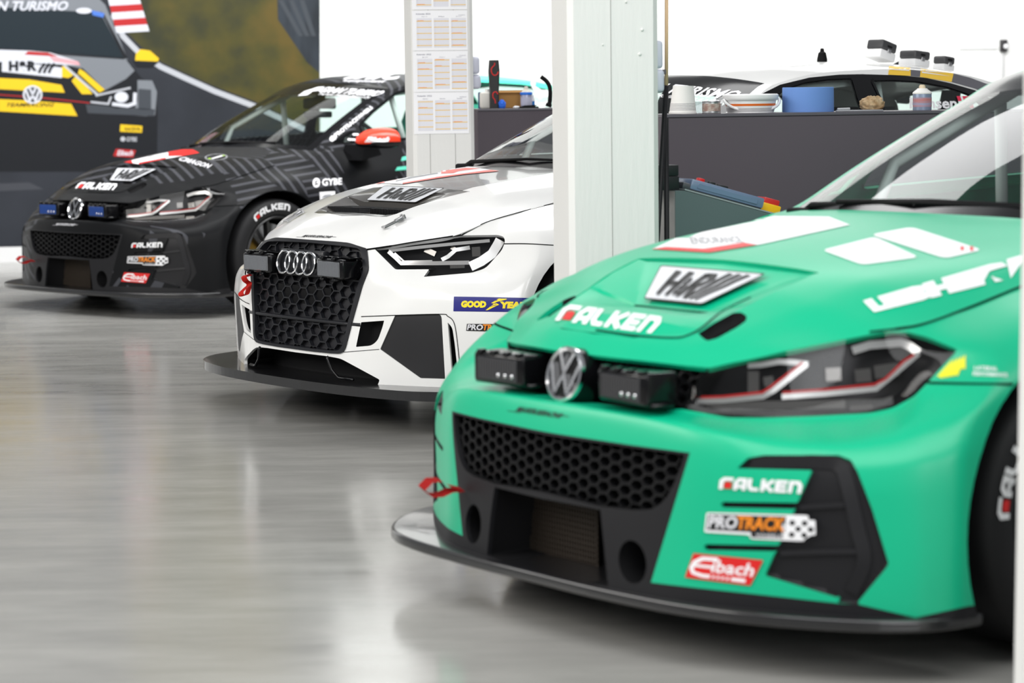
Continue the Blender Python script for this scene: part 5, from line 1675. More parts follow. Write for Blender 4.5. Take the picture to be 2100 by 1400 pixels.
# ------------------------------------------------------------------ the three cars and their stickers
M_PG = mat('paint_green', rgb(0, 178, 132), .38, spec=.36, coat=.2, coat_rough=.3)
def patterned():
    """matt black wrap with dark grey chevron bands; teal tail"""
    m = mat('paint_black_pattern', rgb(14, 15, 17), .45, spec=.14)
    b = m.node_tree.nodes['Principled BSDF']
    tc = N(m, 'ShaderNodeTexCoord')
    # fold x so that the bands turn into nested triangles
    mp = N(m, 'ShaderNodeMapping'); mp.inputs['Scale'].default_value = (1, .45, 1); mp.inputs['Rotation'].default_value = (.25, .35, .1)
    L(m, tc.outputs['Object'], mp.inputs['Vector'])
    vo = N(m, 'ShaderNodeTexVoronoi'); vo.inputs['Scale'].default_value = 3.1; L(m, mp.outputs[0], vo.inputs['Vector'])
    sp = N(m, 'ShaderNodeSeparateXYZ'); L(m, mp.outputs[0], sp.inputs[0])
    sc = N(m, 'ShaderNodeSeparateColor'); L(m, vo.outputs['Color'], sc.inputs[0])
    ang = N(m, 'ShaderNodeMath', operation='MULTIPLY'); ang.inputs[1].default_value = 6.283; L(m, sc.outputs[0], ang.inputs[0])
    q = N(m, 'ShaderNodeMath', operation='SNAP'); q.inputs[1].default_value = 1.0472; L(m, ang.outputs[0], q.inputs[0])
    sn = N(m, 'ShaderNodeMath', operation='SINE'); L(m, q.outputs[0], sn.inputs[0])
    cs = N(m, 'ShaderNodeMath', operation='COSINE'); L(m, q.outputs[0], cs.inputs[0])
    a = N(m, 'ShaderNodeMath', operation='MULTIPLY'); L(m, sp.outputs[0], a.inputs[0]); L(m, cs.outputs[0], a.inputs[1])
    a2 = N(m, 'ShaderNodeMath', operation='MULTIPLY'); L(m, sp.outputs[2], a2.inputs[0]); L(m, sn.outputs[0], a2.inputs[1])
    ad = N(m, 'ShaderNodeMath', operation='ADD'); L(m, a.outputs[0], ad.inputs[0]); L(m, a2.outputs[0], ad.inputs[1])
    ad2 = N(m, 'ShaderNodeMath', operation='ADD'); ad2.inputs[1].default_value = 0; L(m, ad.outputs[0], ad2.inputs[0]); L(m, sc.outputs[1], ad2.inputs[1])
    sy = N(m, 'ShaderNodeMath', operation='MULTIPLY_ADD'); sy.inputs[1].default_value = .7; L(m, sp.outputs[1], sy.inputs[0]); L(m, ad2.outputs[0], sy.inputs[2])
    fr = N(m, 'ShaderNodeMath', operation='MODULO'); fr.inputs[1].default_value = .052
    ab = N(m, 'ShaderNodeMath', operation='ABSOLUTE'); L(m, sy.outputs[0], ab.inputs[0]); L(m, ab.outputs[0], fr.inputs[0])
    lt = N(m, 'ShaderNodeMath', operation='LESS_THAN'); lt.inputs[1].default_value = .017; L(m, fr.outputs[0], lt.inputs[0])
    gt = N(m, 'ShaderNodeMath', operation='GREATER_THAN'); gt.inputs[1].default_value = .30; L(m, sc.outputs[2], gt.inputs[0])
    mu = N(m, 'ShaderNodeMath', operation='MULTIPLY'); L(m, lt.outputs[0], mu.inputs[0]); L(m, gt.outputs[0], mu.inputs[1])
    mx = N(m, 'ShaderNodeMix', data_type='RGBA'); mx.inputs[6].default_value = rgb(16, 17, 19); mx.inputs[7].default_value = rgb(64, 65, 70)
    L(m, mu.outputs[0], mx.inputs[0])
    # teal tail: x + .9 z below a limit, and two slanted stripes on the door
    so = N(m, 'ShaderNodeSeparateXYZ'); L(m, tc.outputs['Object'], so.inputs[0])
    z9 = N(m, 'ShaderNodeMath', operation='MULTIPLY_ADD'); z9.inputs[1].default_value = -.55; L(m, so.outputs[2], z9.inputs[0]); L(m, so.outputs[0], z9.inputs[2])
    def below(v, lim):
        n = N(m, 'ShaderNodeMath', operation='LESS_THAN'); n.inputs[1].default_value = lim; L(m, v.outputs[0], n.inputs[0]); return n
    def above(v, lim):
        n = N(m, 'ShaderNodeMath', operation='GREATER_THAN'); n.inputs[1].default_value = lim; L(m, v.outputs[0], n.inputs[0]); return n
    t1 = below(z9, -3.42)
    mx2 = N(m, 'ShaderNodeMix', data_type='RGBA'); mx2.inputs[7].default_value = rgb(90, 222, 190)
    L(m, t1.outputs[0], mx2.inputs[0]); L(m, mx.outputs[2], mx2.inputs[6]); L(m, mx2.outputs[2], b.inputs['Base Color'])
    return m
M_PB = patterned()
M_TEAL = mat('teal', rgb(84, 200, 172), .45)
def sticker(name, art, pose, shells, quad, mats, root, maxlen=.1, off=.0016):
    return lay(name, art, px_placer(pose, shells, quad, off), mats, root, maxlen)
def skewq(TL, TR, BR, BL, k=.14):
    """quad of the unit square whose slanted parallelogram has these corners"""
    TL, TR, BR, BL = (np.array(p, float) for p in (TL, TR, BR, BL))
    return [tuple(TL - (TR - TL) * k / (1 - k)), tuple(TR), tuple(BL + (BR - BL) / (1 - k)), tuple(BL)]
PTM = [M_WHITE, M_BLACK, M_ORANGE, M_PALE]
HRM = [mat('plate_silver', rgb(206, 208, 212), .4), M_BLACK, M_GREY]
def hr_plate(root, lo, hi, off=.003):
    (xl, yl, zl), (xh, yh, zh) = lo, hi
    # u runs from the car's right (-y) to its left
    pl = quad_placer((xh, -yh, zh), (xh, yh, zh), (xl, yl, zl), (xl, -yl, zl), off)
    return lay('name_plate', art_hr(), pl, HRM, root, .1)
GS = [HG['vent'], HG['hood'], HG['out']]

# green ---------------------------------------------------------------
green, pg = build_hatch('green', M_PG, 'green racing hatchback in front, with a big white tyre maker name on its hood', 'car', 2, M_CABIN)
hr_plate(green, (-.332, .107, .757), (-.462, .198, .829), .006)
sticker('hood_lettering', art_falken(), pg, GS, [(1160, 624), (1366, 651.5), (1336, 684), (1137, 657)], [M_WHITE, M_RED], green, .06)
sticker('bumper_lettering', art_falken(), pg, [HG['out']], [(1477, 977.5), (1649, 987), (1643.5, 1011.5), (1474, 1002)], [M_WHITE, M_RED], green, .06, .003)
sticker('wheel_maker_sticker', art_protrack(), pg, [HG['out']], [(1452, 1052), (1668, 1059), (1666, 1108), (1449, 1097)], PTM, green, .06, .003)
sticker('spring_maker_sticker', art_eibach(), pg, [HG['out']], skewq((1425, 1134), (1566, 1148), (1541, 1200), (1406, 1183)), [M_RED, M_WHITE], green, .06, .003)
sticker('team_strip', art_team(), pg, [HG['out']], [(1050, 830), (1172, 850), (1160, 862), (1040, 843)], [M_BLACK], green, .06)
sticker('hood_side_lettering', Art().text('LIEBHERR', 0, 0, 1, 1, 0, 0, bold=.1), pg, GS, [(1770, 618), (2168, 503), (2168, 548), (1793, 641)], [M_WHITE], green, .05, .002)
a = Art()
for k in range(5): a.stroke([(.02 + k * .055, .0 + k * .04), (.14 + k * .055, .62 + k * .07), (.10 + k * .062, .30 + k * .05)], .24, 0, 0, asp=2.6)
a.text('LATERAL', .52, .46, .86, .66, 1, 0, bold=.02); a.text('PERFORMANCE', .50, .16, 1.0, .36, 1, 0, bold=.02)
sticker('fender_sticker', a, pg, [HG['out'], HG['hood']], [(1925, 734), (2066, 740), (2066, 780), (1925, 774)], [M_YELLOW, M_WHITE], green, .08)
a = Art()
a.poly([(0, .1), (.16, 0), (.34, .10), (1, .62), (1, 1), (.62, 1), (.12, .42)], 0, 0)
a.poly([(0, .1), (.16, 0), (.34, .10), (.30, .16), (.15, .07), (.04, .13)], 1, 1)
a.text('ENDURANCE', .12, .16, .30, .30, 2, 1, bold=.02)
sticker('number_panel', a, pg, GS, [(1337, 440), (1700, 445), (1840, 500), (1337, 525)], [M_WHITE, M_RED, M_GREY], green, .06)
sticker('hood_panel', Art().poly(rounded([(0, .45), (.55, 1), (1, .35), (.42, 0)], .08), 0, 0), pg, GS, [(1686, 482), (1884, 490), (1884, 549), (1686, 540)], [M_WHITE], green, .08)
a = Art().poly(rounded([(0, .72), (.36, 1), (1, .30), (.66, 0)], .08), 0, 0); a.text('11', .80, .26, .92, .40, 1, 1, bold=.05)
sticker('hood_panel', a, pg, GS, [(1785, 464), (2014, 470), (2014, 532), (1785, 528)], [M_WHITE, M_RED], green, .08)
d = Art().rect(.0, .0, .86, 1, 0, 0)
lay('vent_gap', Art().rect(0, 0, 1, 1), quad_placer((-.3255, -.138, .746), (-.3255, .138, .746), (-.3225, .138, .727), (-.3225, -.138, .727), .001), [M_GAP], green, 0)

# black ---------------------------------------------------------------
black, pb = build_hatch('black', M_PB, 'matt black patterned racing hatchback with a red door mirror, in front of the wall picture', 'car', 50, M_TEAL, mirror_mat=mat('mirror_red', rgb(226, 56, 22), .35, coat=.3))
hr_plate(black, (-.332, .107, .757), (-.462, .198, .829), .006)
lay('vent_gap', Art().rect(0, 0, 1, 1), quad_placer((-.3255, -.138, .746), (-.3255, .138, .746), (-.3225, .138, .727), (-.3225, -.138, .727), .001), [M_GAP], black, 0)
sticker('hood_lettering', art_falken(), pb, GS, [(163.5, 373), (244, 377), (232.5, 390), (153.5, 386.5)], [M_WHITE, M_RED], black, .06)
sticker('bumper_lettering', art_falken(), pb, [HG['out']], [(270.5, 498), (334.5, 496.5), (333.5, 507), (269, 508)], [M_WHITE, M_RED], black, .06, .003)
sticker('wheel_maker_sticker', art_protrack(), pb, [HG['out']], [(263, 526), (343, 525), (342, 544), (262, 541.5)], PTM, black, .06, .003)
sticker('spring_maker_sticker', art_eibach(), pb, [HG['out']], skewq((255.7, 558), (308, 561), (299.3, 580.7), (249, 577)), [M_RED, M_WHITE], black, .06, .003)
sticker('team_strip', art_team(), pb, [HG['out']], [(112, 457), (162, 459), (156, 464.5), (108, 462)], [M_PALE], black, .06)
BS = GS + [HG['side'], HG['top']]
sticker('fender_lettering', art_gybe(), pb, BS, [(641, 365.5), (701, 363), (701, 381), (641, 385)], [M_WHITE, M_BLACK], black, .08)
a = Art().rect(0, 0, 1, 1); a.poly([(.1, .25), (.3, .6), (.65, .65), (.9, .3), (.8, .2)], 1, 1)
sticker('fender_sticker', a, pb, BS, [(655, 394), (687, 392), (687, 408), (656, 410)], [M_WHITE, M_GREY], black, .2)
def pp(pts, x0, y0, w, h): return [((x - x0) / w, 1 - (y - y0) / h) for x, y in pts]
a = Art().poly(pp([(254, 333), (300, 322), (327, 316), (373, 307), (396, 307), (409, 314), (375, 320), (340, 326), (285, 337), (270, 335)], 250, 300, 170, 40), 0, 0)
a.poly(pp([(345, 312), (373, 307), (396, 307), (409, 314), (375, 320), (345, 321)], 250, 300, 170, 40), 1, 1)
a.poly(pp([(254, 333), (270, 329), (272, 335), (285, 337)], 250, 300, 170, 40), 1, 1).poly(pp([(285, 337), (340, 326), (340, 323.5), (285, 334)], 250, 300, 170, 40), 1, 1).text('ENDURANCE', .32, .40, .5, .50, 2, 1, bold=.02, shear=.2)
sticker('number_panel', a, pb, BS, [(250, 300), (420, 300), (420, 340), (250, 340)], [M_WHITE, M_RED, M_GREY], black, .05)
sticker('hood_side_lettering', Art().text('CMAGON', 0, 0, 1, 1, 0, 0, bold=.03, shear=.2), pb, BS, [(375, 321), (436, 338), (428, 345.5), (364, 328.5)], [M_PALE], black, .06)
a = Art().ring(.5, .5, .5, .5, .12, 1, 0).poly([(.26, .3), (.34, .2), (.80, .6), (.74, .75)], 0, 1).poly([(.1, .3), (.28, .2), (.25, .4)], 2, 1).poly([(.78, .62), (.9, .66), (.78, .8)], 2, 1)
sticker('round_sticker', a, pb, BS, [(420, 317), (467, 315), (467, 328), (420, 330)], [M_WHITE, M_GREY, mat('decal_lime', rgb(170, 220, 30), .45)], black, .1)
sticker('pillar_lettering', Art().text('@PROTRACKWHEELS', 0, 0, 1, 1, 0, 0, bold=.03), pb, BS, [(673, 284), (759, 217), (767, 223), (681, 293)], [M_WHITE], black, .04)
sticker('windscreen_banner', art_banner('GRAN TURISMO', 'THE REAL DRIVING SIMULATOR'), pb, BS, [(668, 178), (792, 187), (762, 203), (645, 194)], [M_WHITE], black, .04)
sticker('windscreen_logo', Art().poly([(0, .0), (.25, .5), (.75, .95), (1, 1), (.85, .6), (.55, .5), (.35, .1)], 0, 0), pb, BS, [(611, 178), (666, 178), (666, 197), (611, 197)], [M_WHITE], black, .1)
sticker('roof_lettering', Art().text('ONIC', 0, .0, 1, 1, 0, 0, bold=.04, shear=.2), pb, BS, [(748, 151.5), (832, 149), (820, 164), (692, 163)], [M_WHITE], black, .05)
sticker('roof_small_lettering', Art().text('equipment', 0, 0, 1, 1, 0, 0, bold=.03, shear=.2), pb, BS, [(706, 163.5), (794, 165), (786, 171), (702, 168.5)], [M_PALE], black, .05)
sticker('window_dash', Art().poly(rounded([(0, 0), (1, 0), (1, 1), (0, 1)], .2), 0, 0), pb, BS, [(723, 274.5), (735, 274.5), (735, 278.5), (723, 278.5)], [M_WHITE], black, .3, .004)
sticker('window_dash', Art().poly(rounded([(0, 0), (1, 0), (1, 1), (0, 1)], .2), 0, 0), pb, BS, [(712, 284.5), (735, 285.5), (735, 289.5), (713, 288.5)], [M_WHITE], black, .3, .004)
a = Art().poly([(0, 0), (1, .1), (1, 1), (.1, .9)], 0, 0)
sticker('door_stripe', a, pb, BS, [(822, 322), (858, 314), (858, 326), (822, 330)], [M_TEAL], black, .2)
sticker('door_stripe', a, pb, BS, [(810, 342), (860, 338), (860, 347), (810, 350)], [M_TEAL], black, .2)
def cw(p): return [((x - 1400) / 560., 1 - (y - 640) / 700.) for x, y in p]
a = Art().poly(cw(ellipse(1545, 722, 58, 58)), 0, 0)
a.poly(cw([(1500, 790), (1600, 790), (1750, 880), (1900, 880), (1930, 920), (1910, 1020), (1780, 1030), (1710, 1090), (1660, 1030), (1560, 1020), (1600, 900)]), 0, 0)
a.poly(cw([(1640, 1190), (1800, 1180), (1890, 1140), (1925, 1170), (1780, 1310), (1700, 1300)]), 0, 0).poly(cw([(1570, 1140), (1625, 1140), (1630, 1240), (1565, 1240)]), 0, 0)
sticker('window_figure', a, pb, BS, [(1080, 165), (1128, 165), (1128, 225), (1080, 225)], [M_WHITE], black, .1, .004)
mm = [o for o in black.children if o.name.startswith('door_mirror')][0]
dg = None
mb_ = bmesh.new(); mb_.from_mesh(mm.data); bt = BVHTree.FromBMesh(mb_)
class _S: pass
ms = _S(); ms.bvh = bt; ms.normal = lambda p: bt.find_nearest(p)[1]
sticker('mirror_lettering', Art().text('Eibach', 0, .2, 1, 1, 0, 0, bold=.06, shear=.3).rect(.0, .02, .9, .14, 0, 0), pb, [ms], [(752, 281), (801, 281), (796, 292), (748, 292)], [M_WHITE], black, .1, .002)
mb_.free()

# white ---------------------------------------------------------------
white = build_sedan(PA, 'white racing saloon with four rings on its black grille, between the pillars', 'car')
WS = [SG['vent'], SG['hood'], SG['out']]; WA = WS + [SG['side'], SG['top']]
hr_plate(white, (-.4495, .168, .833), (-.571, .205, .888), .005)
a = Art().rect(0, 0, 1, 1, 0, 0)
a.text('GOOD', .09, .26, .40, .74, 1, 1, bold=.075, shear=.05); a.text('YEAR', .565, .24, .915, .72, 1, 1, bold=.075, shear=.05)
a.poly([(.395, .10), (.42, .10), (.56, .50), (.53, .58), (.50, .62), (.54, .70), (.65, .86), (.65, .91), (.55, .91), (.52, .84), (.50, .74), (.46, .60), (.49, .52), (.47, .44)], 1, 2)
a.poly([(.50, .84), (.505, .76), (.53, .78), (.54, .84)], 0, 3); a.stroke([(.44, .36), (.53, .46)], .03, 0, 3, asp=5.2); a.stroke([(.47, .58), (.52, .54)], .03, 0, 3, asp=5.2)
sticker('tyre_maker_sticker', a, PA, [SG['out']], [(931, 608), (1096, 611), (1094, 640), (930, 638)], [mat('decal_blue', rgb(8, 12, 120), .35), mat('decal_sun_yellow', rgb(250, 224, 10), .4)], white, .05, .0015)
sticker('wheel_maker_sticker', art_protrack(False, True), PA, [SG['out']], [(957, 663), (1076, 664), (1075, 686), (956, 683)], PTM, white, .05)
sticker('spring_maker_sticker', art_eibach(), PA, [SG['out']], skewq((983, 724.5), (1066, 724.5), (1046, 755.5), (968, 755.5)), [mat('decal_brick', rgb(196, 52, 22), .45), M_WHITE], white, .06)
sticker('team_strip', art_team(), PA, WA, [(618, 481), (693, 484.5), (684, 490), (607, 486.5)], [M_BLACK], white, .06)
Q = lambda pts: pp(pts, 750, 330, 290, 60)
a = Art().poly(Q([(764, 376), (793, 369), (888, 349), (955, 341), (1024, 351.5), (955, 358), (893, 367), (826, 378)]), 0, 0)
for p in ([(764, 376), (785, 371), (790, 375), (770, 378)], [(826, 378), (893, 367), (893, 364.5), (826, 375.5)], [(893, 367), (955, 358), (1024, 351.5), (1005, 349), (893, 364)], [(905, 351), (955, 345), (985, 346), (940, 352), (930, 356), (905, 357)]): a.poly(Q(p), 1, 1)
for k in range(3): a.stroke(Q([(812 + k * 12, 372 - k * 3.2), (850 + k * 24, 364 - k * 4)]), .03, 2, 1, asp=4.8)
sticker('number_panel', a, PA, WA, [(750, 330), (1040, 330), (1040, 390), (750, 390)], [M_WHITE, mat('decal_rose', rgb(236, 120, 110), .45), M_GREY], white, .05)
sticker('windscreen_banner', art_banner('GRAN TURISMO', 'THE REAL DRIVING SIMULATOR'), PA, WA, [(1285, 163), (1524, 187), (1494, 215), (1262, 190)], [M_WHITE], white, .04)
a = Art().text('Hansen', 0, 0, .74, .88, 0, 0, bold=.03)
a.poly([(.745, 1), (.955, 1), (1, .05), (.79, .0)], 1, 1); a.poly([(.80, 1), (.835, 1), (.875, .02), (.845, .01)], 2, 2); a.poly([(.757, .60), (.975, .58), (.985, .42), (.765, .44)], 2, 2)
sticker('window_lettering', a, PA, [SG['side']], [(1864, 198), (1993, 198), (1997, 224), (1864, 224)], [M_WHITE, mat('decal_flag_red', rgb(226, 44, 80), .5), M_WHITE], white, .08, .004)
MY = [mat('decal_amber', rgb(244, 200, 66), .45), mat('decal_slate', rgb(98, 97, 103), .45), M_WHITE]
def roofpoly(pts, m, l):
    a = Art().poly([((x - 1800) / 280., 1 - (y - 120) / 100.) for x, y in pts], m, l)
    return a.items
a = Art()
a.items += roofpoly([(1823, 136), (1867, 139.5), (1867, 156), (1821, 153.5)], 0, 0) + roofpoly([(1867, 139.5), (1888, 141.5), (1886, 158), (1867, 156)], 1, 0)
a.items += roofpoly([(1888, 141.5), (1955, 151), (1951, 168.5), (1886, 158)], 0, 0)
a.items += roofpoly([(1955, 151), (1990, 160), (2030, 175), (2064, 190), (2056, 214), (2034, 200), (2000, 182), (1951, 168.5)], 1, 0)
a.items += roofpoly([(1824, 141), (1864, 144), (1864, 146), (1824, 143)], 2, 1) + roofpoly([(1890, 147), (1950, 157), (1890, 150)], 2, 1) + roofpoly([(1896, 144), (1940, 150), (1900, 147)], 2, 1)
sticker('roof_stripe', a, PA, [SG['side'], SG['top']], [(1800, 120), (2080, 120), (2080, 220), (1800, 220)], MY, white, .05)
sm = bmesh.new(); seam(sm, PA, [SG['top'], SG['side']], [(1474, 132), (1540, 132), (1590, 135), (1615, 137.5), (1640, 136), (1690, 132.5), (1760, 131)], .006, .002)
bm_obj('roof_seam', sm, M_GAP, white, False)
# ------------------------------------------------------------------ cabinets and what stands on them
M_CAB = mat('cabinet_grey', rgb(84, 77, 84), .55, spec=.3)
def cabinet(px, py, depth, length, dep, label, name='cabinet'):
    o = wpt(px, py, 1, depth); z = o.z; o.z = 0
    root = empty(name, tuple(o), AX, label, 'cabinet')
    bm = bmesh.new(); add_box(bm, (0, 0, .02), (length, dep, z - .012), None, .002, 1); bm_obj('body', bm, M_CAB, root, False)
    bm = bmesh.new(); add_box(bm, (0, -.004, z - .012), (length + .0, dep, z), None, .002, 1); bm_obj('worktop', bm, mat('worktop_grey', rgb(84, 81, 88), .4), root, False)
    bm = bmesh.new(); add_box(bm, (.02, .02, 0), (length - .02, dep - .02, .02)); bm_obj('plinth', bm, M_TRIM_D, root, False)
    def spot(qx, off=.10):
        """point on the worktop under a photo column, off metres behind the front edge"""
        d = wray(qx, py); oo = Vector((0, 0, CAMH)); k = ((o + RR * off - oo).dot(RR)) / d.dot(RR)
        p = oo + d * k; return Vector((p.x, p.y, z))
    def scale(p): return p.y / FPX * 1.003
    return root, spot, scale, z
CR, spotR, scR, zR = cabinet(1366, 234.6, 8.8, 2.1, .28, 'wide dark grey cabinet behind the green car, with a blue roll on top')
CL, spotL, scL, zL = cabinet(979, 223.4, 12.1, .95, .26, 'dark grey cabinet behind the white saloon, with a cardboard box on top')
def lathe_thing(name, p, prof, m, label, cat, group=None, n=36, tilt=None):
    bm = lathe_bm(prof, n)
    if tilt: bmesh.ops.transform(bm, matrix=tilt, verts=bm.verts[:])
    o = bm_obj(name, bm, m, None, True, 40); o.location = p
    return tag(o, label, cat, group)
# right-hand cabinet
p = spotR(1400); s = scR(p)
o = lathe_thing('paper_cup_stack', p, [(0, 0), (28 * s, 0), (28.5 * s, 3 * s), (27 * s, 5 * s), (21 * s, 57 * s), (20 * s, 57 * s), (19 * s, 40 * s), (0, 40 * s)], mat('paper_white', rgb(232, 230, 226), .7), 'stack of white paper cups at the left end of the wide grey cabinet', 'cups', tilt=Matrix.Rotation(.03, 4, 'Y'))
M_PRINT = mat('print_grey', rgb(188, 186, 188), .6)
bm = bmesh.new()
for z in (8, 11, 14, 17, 20): add_lathe(bm, [((28.2 - z * .115) * s, z * s), ((28.05 - z * .115) * s, (z + 1.2) * s)], 36)
ob = bm_obj('print', bm, M_PRINT, o, True)
p = spotR(1459, .08)
o = lathe_thing('tin_can', p, [(0, 0), (19 * s, 0), (19.5 * s, 1 * s), (18.6 * s, 2 * s), (18.6 * s, 23 * s), (19.5 * s, 24 * s), (19 * s, 25 * s), (17.5 * s, 25 * s), (17.5 * s, 22 * s), (0, 22 * s)], M_STEEL, 'small silver tin can beside the white bucket', 'can')
bm = bmesh.new(); add_lathe(bm, [(18.8 * s, 5 * s), (18.8 * s, 20 * s)], 36); bm_obj('label', bm, noise_mat('tin_label', rgb(190, 180, 170), rgb(150, 120, 110), 60), o, True)
p = spotR(1432, .13)
lathe_thing('plastic_cup', p, [(0, 0), (9 * s, 0), (12 * s, 24 * s), (11.4 * s, 24 * s), (8.6 * s, 1 * s), (0, 1 * s)], glass_mat('clear_plastic', (.86, .86, .87), 1.3, .15), 'small clear plastic cup between the paper cups and the tin can', 'cup')
p = spotR(1539, .14); s = scR(p)
bk = empty('bucket', tuple(p), AX, 'white plastic bucket with an orange stripe beside the blue roll', 'bucket')
M_BK = mat('bucket_white', rgb(238, 238, 238), .35)
bm = lathe_bm([(0, 0), (47 * s, 0), (52 * s, 24 * s), (55 * s, 26 * s), (57 * s, 30 * s), (57 * s, 36 * s), (54 * s, 38 * s), (0, 36 * s)], 56); bm_obj('tub', bm, M_BK, bk, True, 35)
bm = bmesh.new(); add_lathe(bm, [(50.2 * s, 14 * s), (51.2 * s, 18.5 * s)], 56); bm_obj('orange_stripe', bm, mat('stripe_orange', rgb(226, 110, 40), .5), bk, True)
bm = bmesh.new()
for z in (3, 5, 7, 9): add_lathe(bm, [((47.9 + z * .21) * s, z * s), ((48.1 + z * .21) * s, (z + 1) * s)], 56)
bm_obj('print', bm, M_PRINT, bk, True)
bm = bmesh.new()
add_tube(bm, [(58 * s * math.cos(a), -60 * s * math.sin(a) * .5 - 8 * s, (27 - 24 * math.sin(a)) * s) for a in np.linspace(0, math.pi, 21)], 3.2 * s, 8); bm_obj('handle', bm, M_BK, bk, True)
p = spotR(1657, .13); s = scR(p)
br = empty('paper_roll', tuple(p), AX, 'blue paper roll standing on the wide grey cabinet', 'roll')
bm = lathe_bm([(20 * s, 0), (52 * s, 0), (52.5 * s, 2 * s), (52 * s, 49 * s), (51 * s, 50 * s), (20 * s, 50 * s)], 64, 'Z', True); bm_obj('paper', bm, bump_noise(mat('roll_blue', rgb(104, 142, 206), .8), 120, .2, .001), br, True, 40)
bm = lathe_bm([(20 * s, 0.5 * s), (20 * s, 50 * s), (18.5 * s, 50 * s), (18.5 * s, .5 * s)], 32, 'Z', True); bm_obj('core', bm, mat('card_brown', rgb(168, 128, 84), .8), br, True, 40)
def crumple(name, p, rx, ry, rz, m, label, cat, seed):
    bm = bmesh.new(); bmesh.ops.create_icosphere(bm, subdivisions=4, radius=1)
    rnd = random.Random(seed); dirs = [(Vector((rnd.uniform(-1, 1), rnd.uniform(-1, 1), rnd.uniform(-1, 1))).normalized(), rnd.uniform(4, 9), rnd.uniform(0, 6)) for _ in range(9)]
    for v in bm.verts:
        d = v.co.normalized(); k = 1 + .11 * sum(abs(math.sin(d.dot(a) * f + ph)) - .6 for a, f, ph in dirs) / 1.6
        v.co = Vector((d.x * rx * k, d.y * ry * k, max(0, (d.z * .55 + .42) * rz * k)))
    o = bm_obj(name, bm, m, None, True, 50); o.location = p; return tag(o, label, cat)
p = spotR(1788, .10); s = scR(p)
crumple('rag', p, 24 * s, 20 * s, 30 * s, noise_mat('rag_beige', rgb(196, 172, 138), rgb(150, 122, 88), 40, rough=.9), 'crumpled beige rag lying in front of the saloon window', 'rag', 4)
def spray_can(p, s, w, h, body, band, dome, label, group=None, cap_c=None):
    r = empty('spray_can', tuple(p), AX, label, 'spray can', group)
    k = w / 2 * s
    bm = lathe_bm([(0, 0), (k * .96, 0), (k, .01 * h * s), (k, .62 * h * s), (k * .97, .66 * h * s)], 36); bm_obj('body', bm, body, r, True, 40)
    bm = bmesh.new(); add_lathe(bm, [(k * 1.01, .14 * h * s), (k * 1.01, .50 * h * s)], 36); bm_obj('label', bm, band, r, True)
    bm = lathe_bm([(k * 1.02, .64 * h * s), (k * 1.03, .68 * h * s), (k * .95, .72 * h * s), (k * .55, .83 * h * s), (k * .5, .86 * h * s), (0, .86 * h * s)], 36); bm_obj('dome', bm, dome, r, True, 40)
    bm = lathe_bm([(k * .36, .86 * h * s), (k * .34, .93 * h * s), (k * .24, h * s), (0, h * s)], 24); bm_obj('nozzle', bm, cap_c or dome, r, True, 40)
    return r
p = spotR(1891, .09); s = scR(p)
spray_can(p, s, 38, 52, mat('can_blue_grey', rgb(126, 138, 160), .35, .2), noise_mat('can_label', rgb(150, 152, 176), rgb(190, 110, 96), 30, stretch=(.2, .2, 2)), mat('can_white', rgb(228, 226, 222), .4), 'spray can with a white dome on the wide grey cabinet', cap_c=mat('cap_cream', rgb(214, 196, 166), .5))
p = spotR(1762, .03); s = scR(p)
bm = bmesh.new(); add_box(bm, (-48 * s, -.008, 0), (50 * s, .012, .006), None, .002, 1); add_tube(bm, [(-46 * s, 0, .008), (-20 * s, 0, .009)], .006, 8)
o = bm_obj('file_tool', bm, M_GREY, None, True, 40); o.location = p; o.rotation_euler = (0, 0, AX); tag(o, 'flat grey hand tool lying on the front edge of the cabinet beside the blue roll', 'tool')
p = spotR(1976, .07); s = scR(p)
bm = bmesh.new(); add_prism(bm, [(-16 * s, 0), (16 * s, 0), (0, 14 * s)], -.015, .015, 'Y'); add_tube(bm, [(-12 * s, 0, .002), (0, 0, 16 * s), (12 * s, 0, .002)], .004, 6)
o = bm_obj('clamp', bm, M_TRIM_D, None, False); o.location = p; o.rotation_euler = (0, 0, AX); tag(o, 'small black spring clamp at the right end of the wide grey cabinet', 'clamp')
# left-hand cabinet
p = spotL(1014, .07); s = scL(p)
wl = empty('work_lamp', tuple(p), AX, 'black upright work lamp with two red hooks', 'lamp')
bm = bmesh.new(); prev = None
for z, w in ((0, 8.6), (2, 9), (35, 8.6), (44, 9.4), (70, 11), (78, 11), (90, 10), (96, 9.4), (98, 9.0)):
    vs = [bm.verts.new((x * w * s, y * 7 * s, z * s)) for x, y in ((-1, -.7), (-.7, -1), (.7, -1), (1, -.7), (1, .7), (.7, 1), (-.7, 1), (-1, .7))]
    if prev:
        for i in range(8): bm.faces.new((prev[i], prev[(i + 1) % 8], vs[(i + 1) % 8], vs[i]))
    else: bm.faces.new(vs[::-1])
    prev = vs
bm.faces.new(prev); bm_obj('casing', bm, mat('lamp_black', rgb(36, 36, 37), .5), wl, True, 30)
def lp(pts): return [((x - 620) / 11.67 * s, -8 * s, (1300 - y) / 11.67 * s) for x, y in pts]
M_HOOK = mat('hook_red', rgb(226, 40, 36), .45)
for pts in ([(620, 220), (620, 270), (550, 350), (545, 430), (580, 500), (640, 515), (690, 480), (705, 430)], [(690, 960), (660, 915), (610, 910), (575, 950), (575, 1030), (620, 1100), (630, 1180)]):
    bm = tube_bm([tuple(q) for q in cr_path(lp(pts), 5)], 1.1 * s, 8); bm_obj('hook', bm, M_HOOK, wl, True)
p = spotL(1046, .19); s = scL(p)
cbx = empty('cardboard_box', tuple(p), AX, 'brown open cardboard box on the cabinet behind the white saloon', 'box')
M_CARD = mat('cardboard', rgb(186, 138, 76), .8)
bm = bmesh.new()
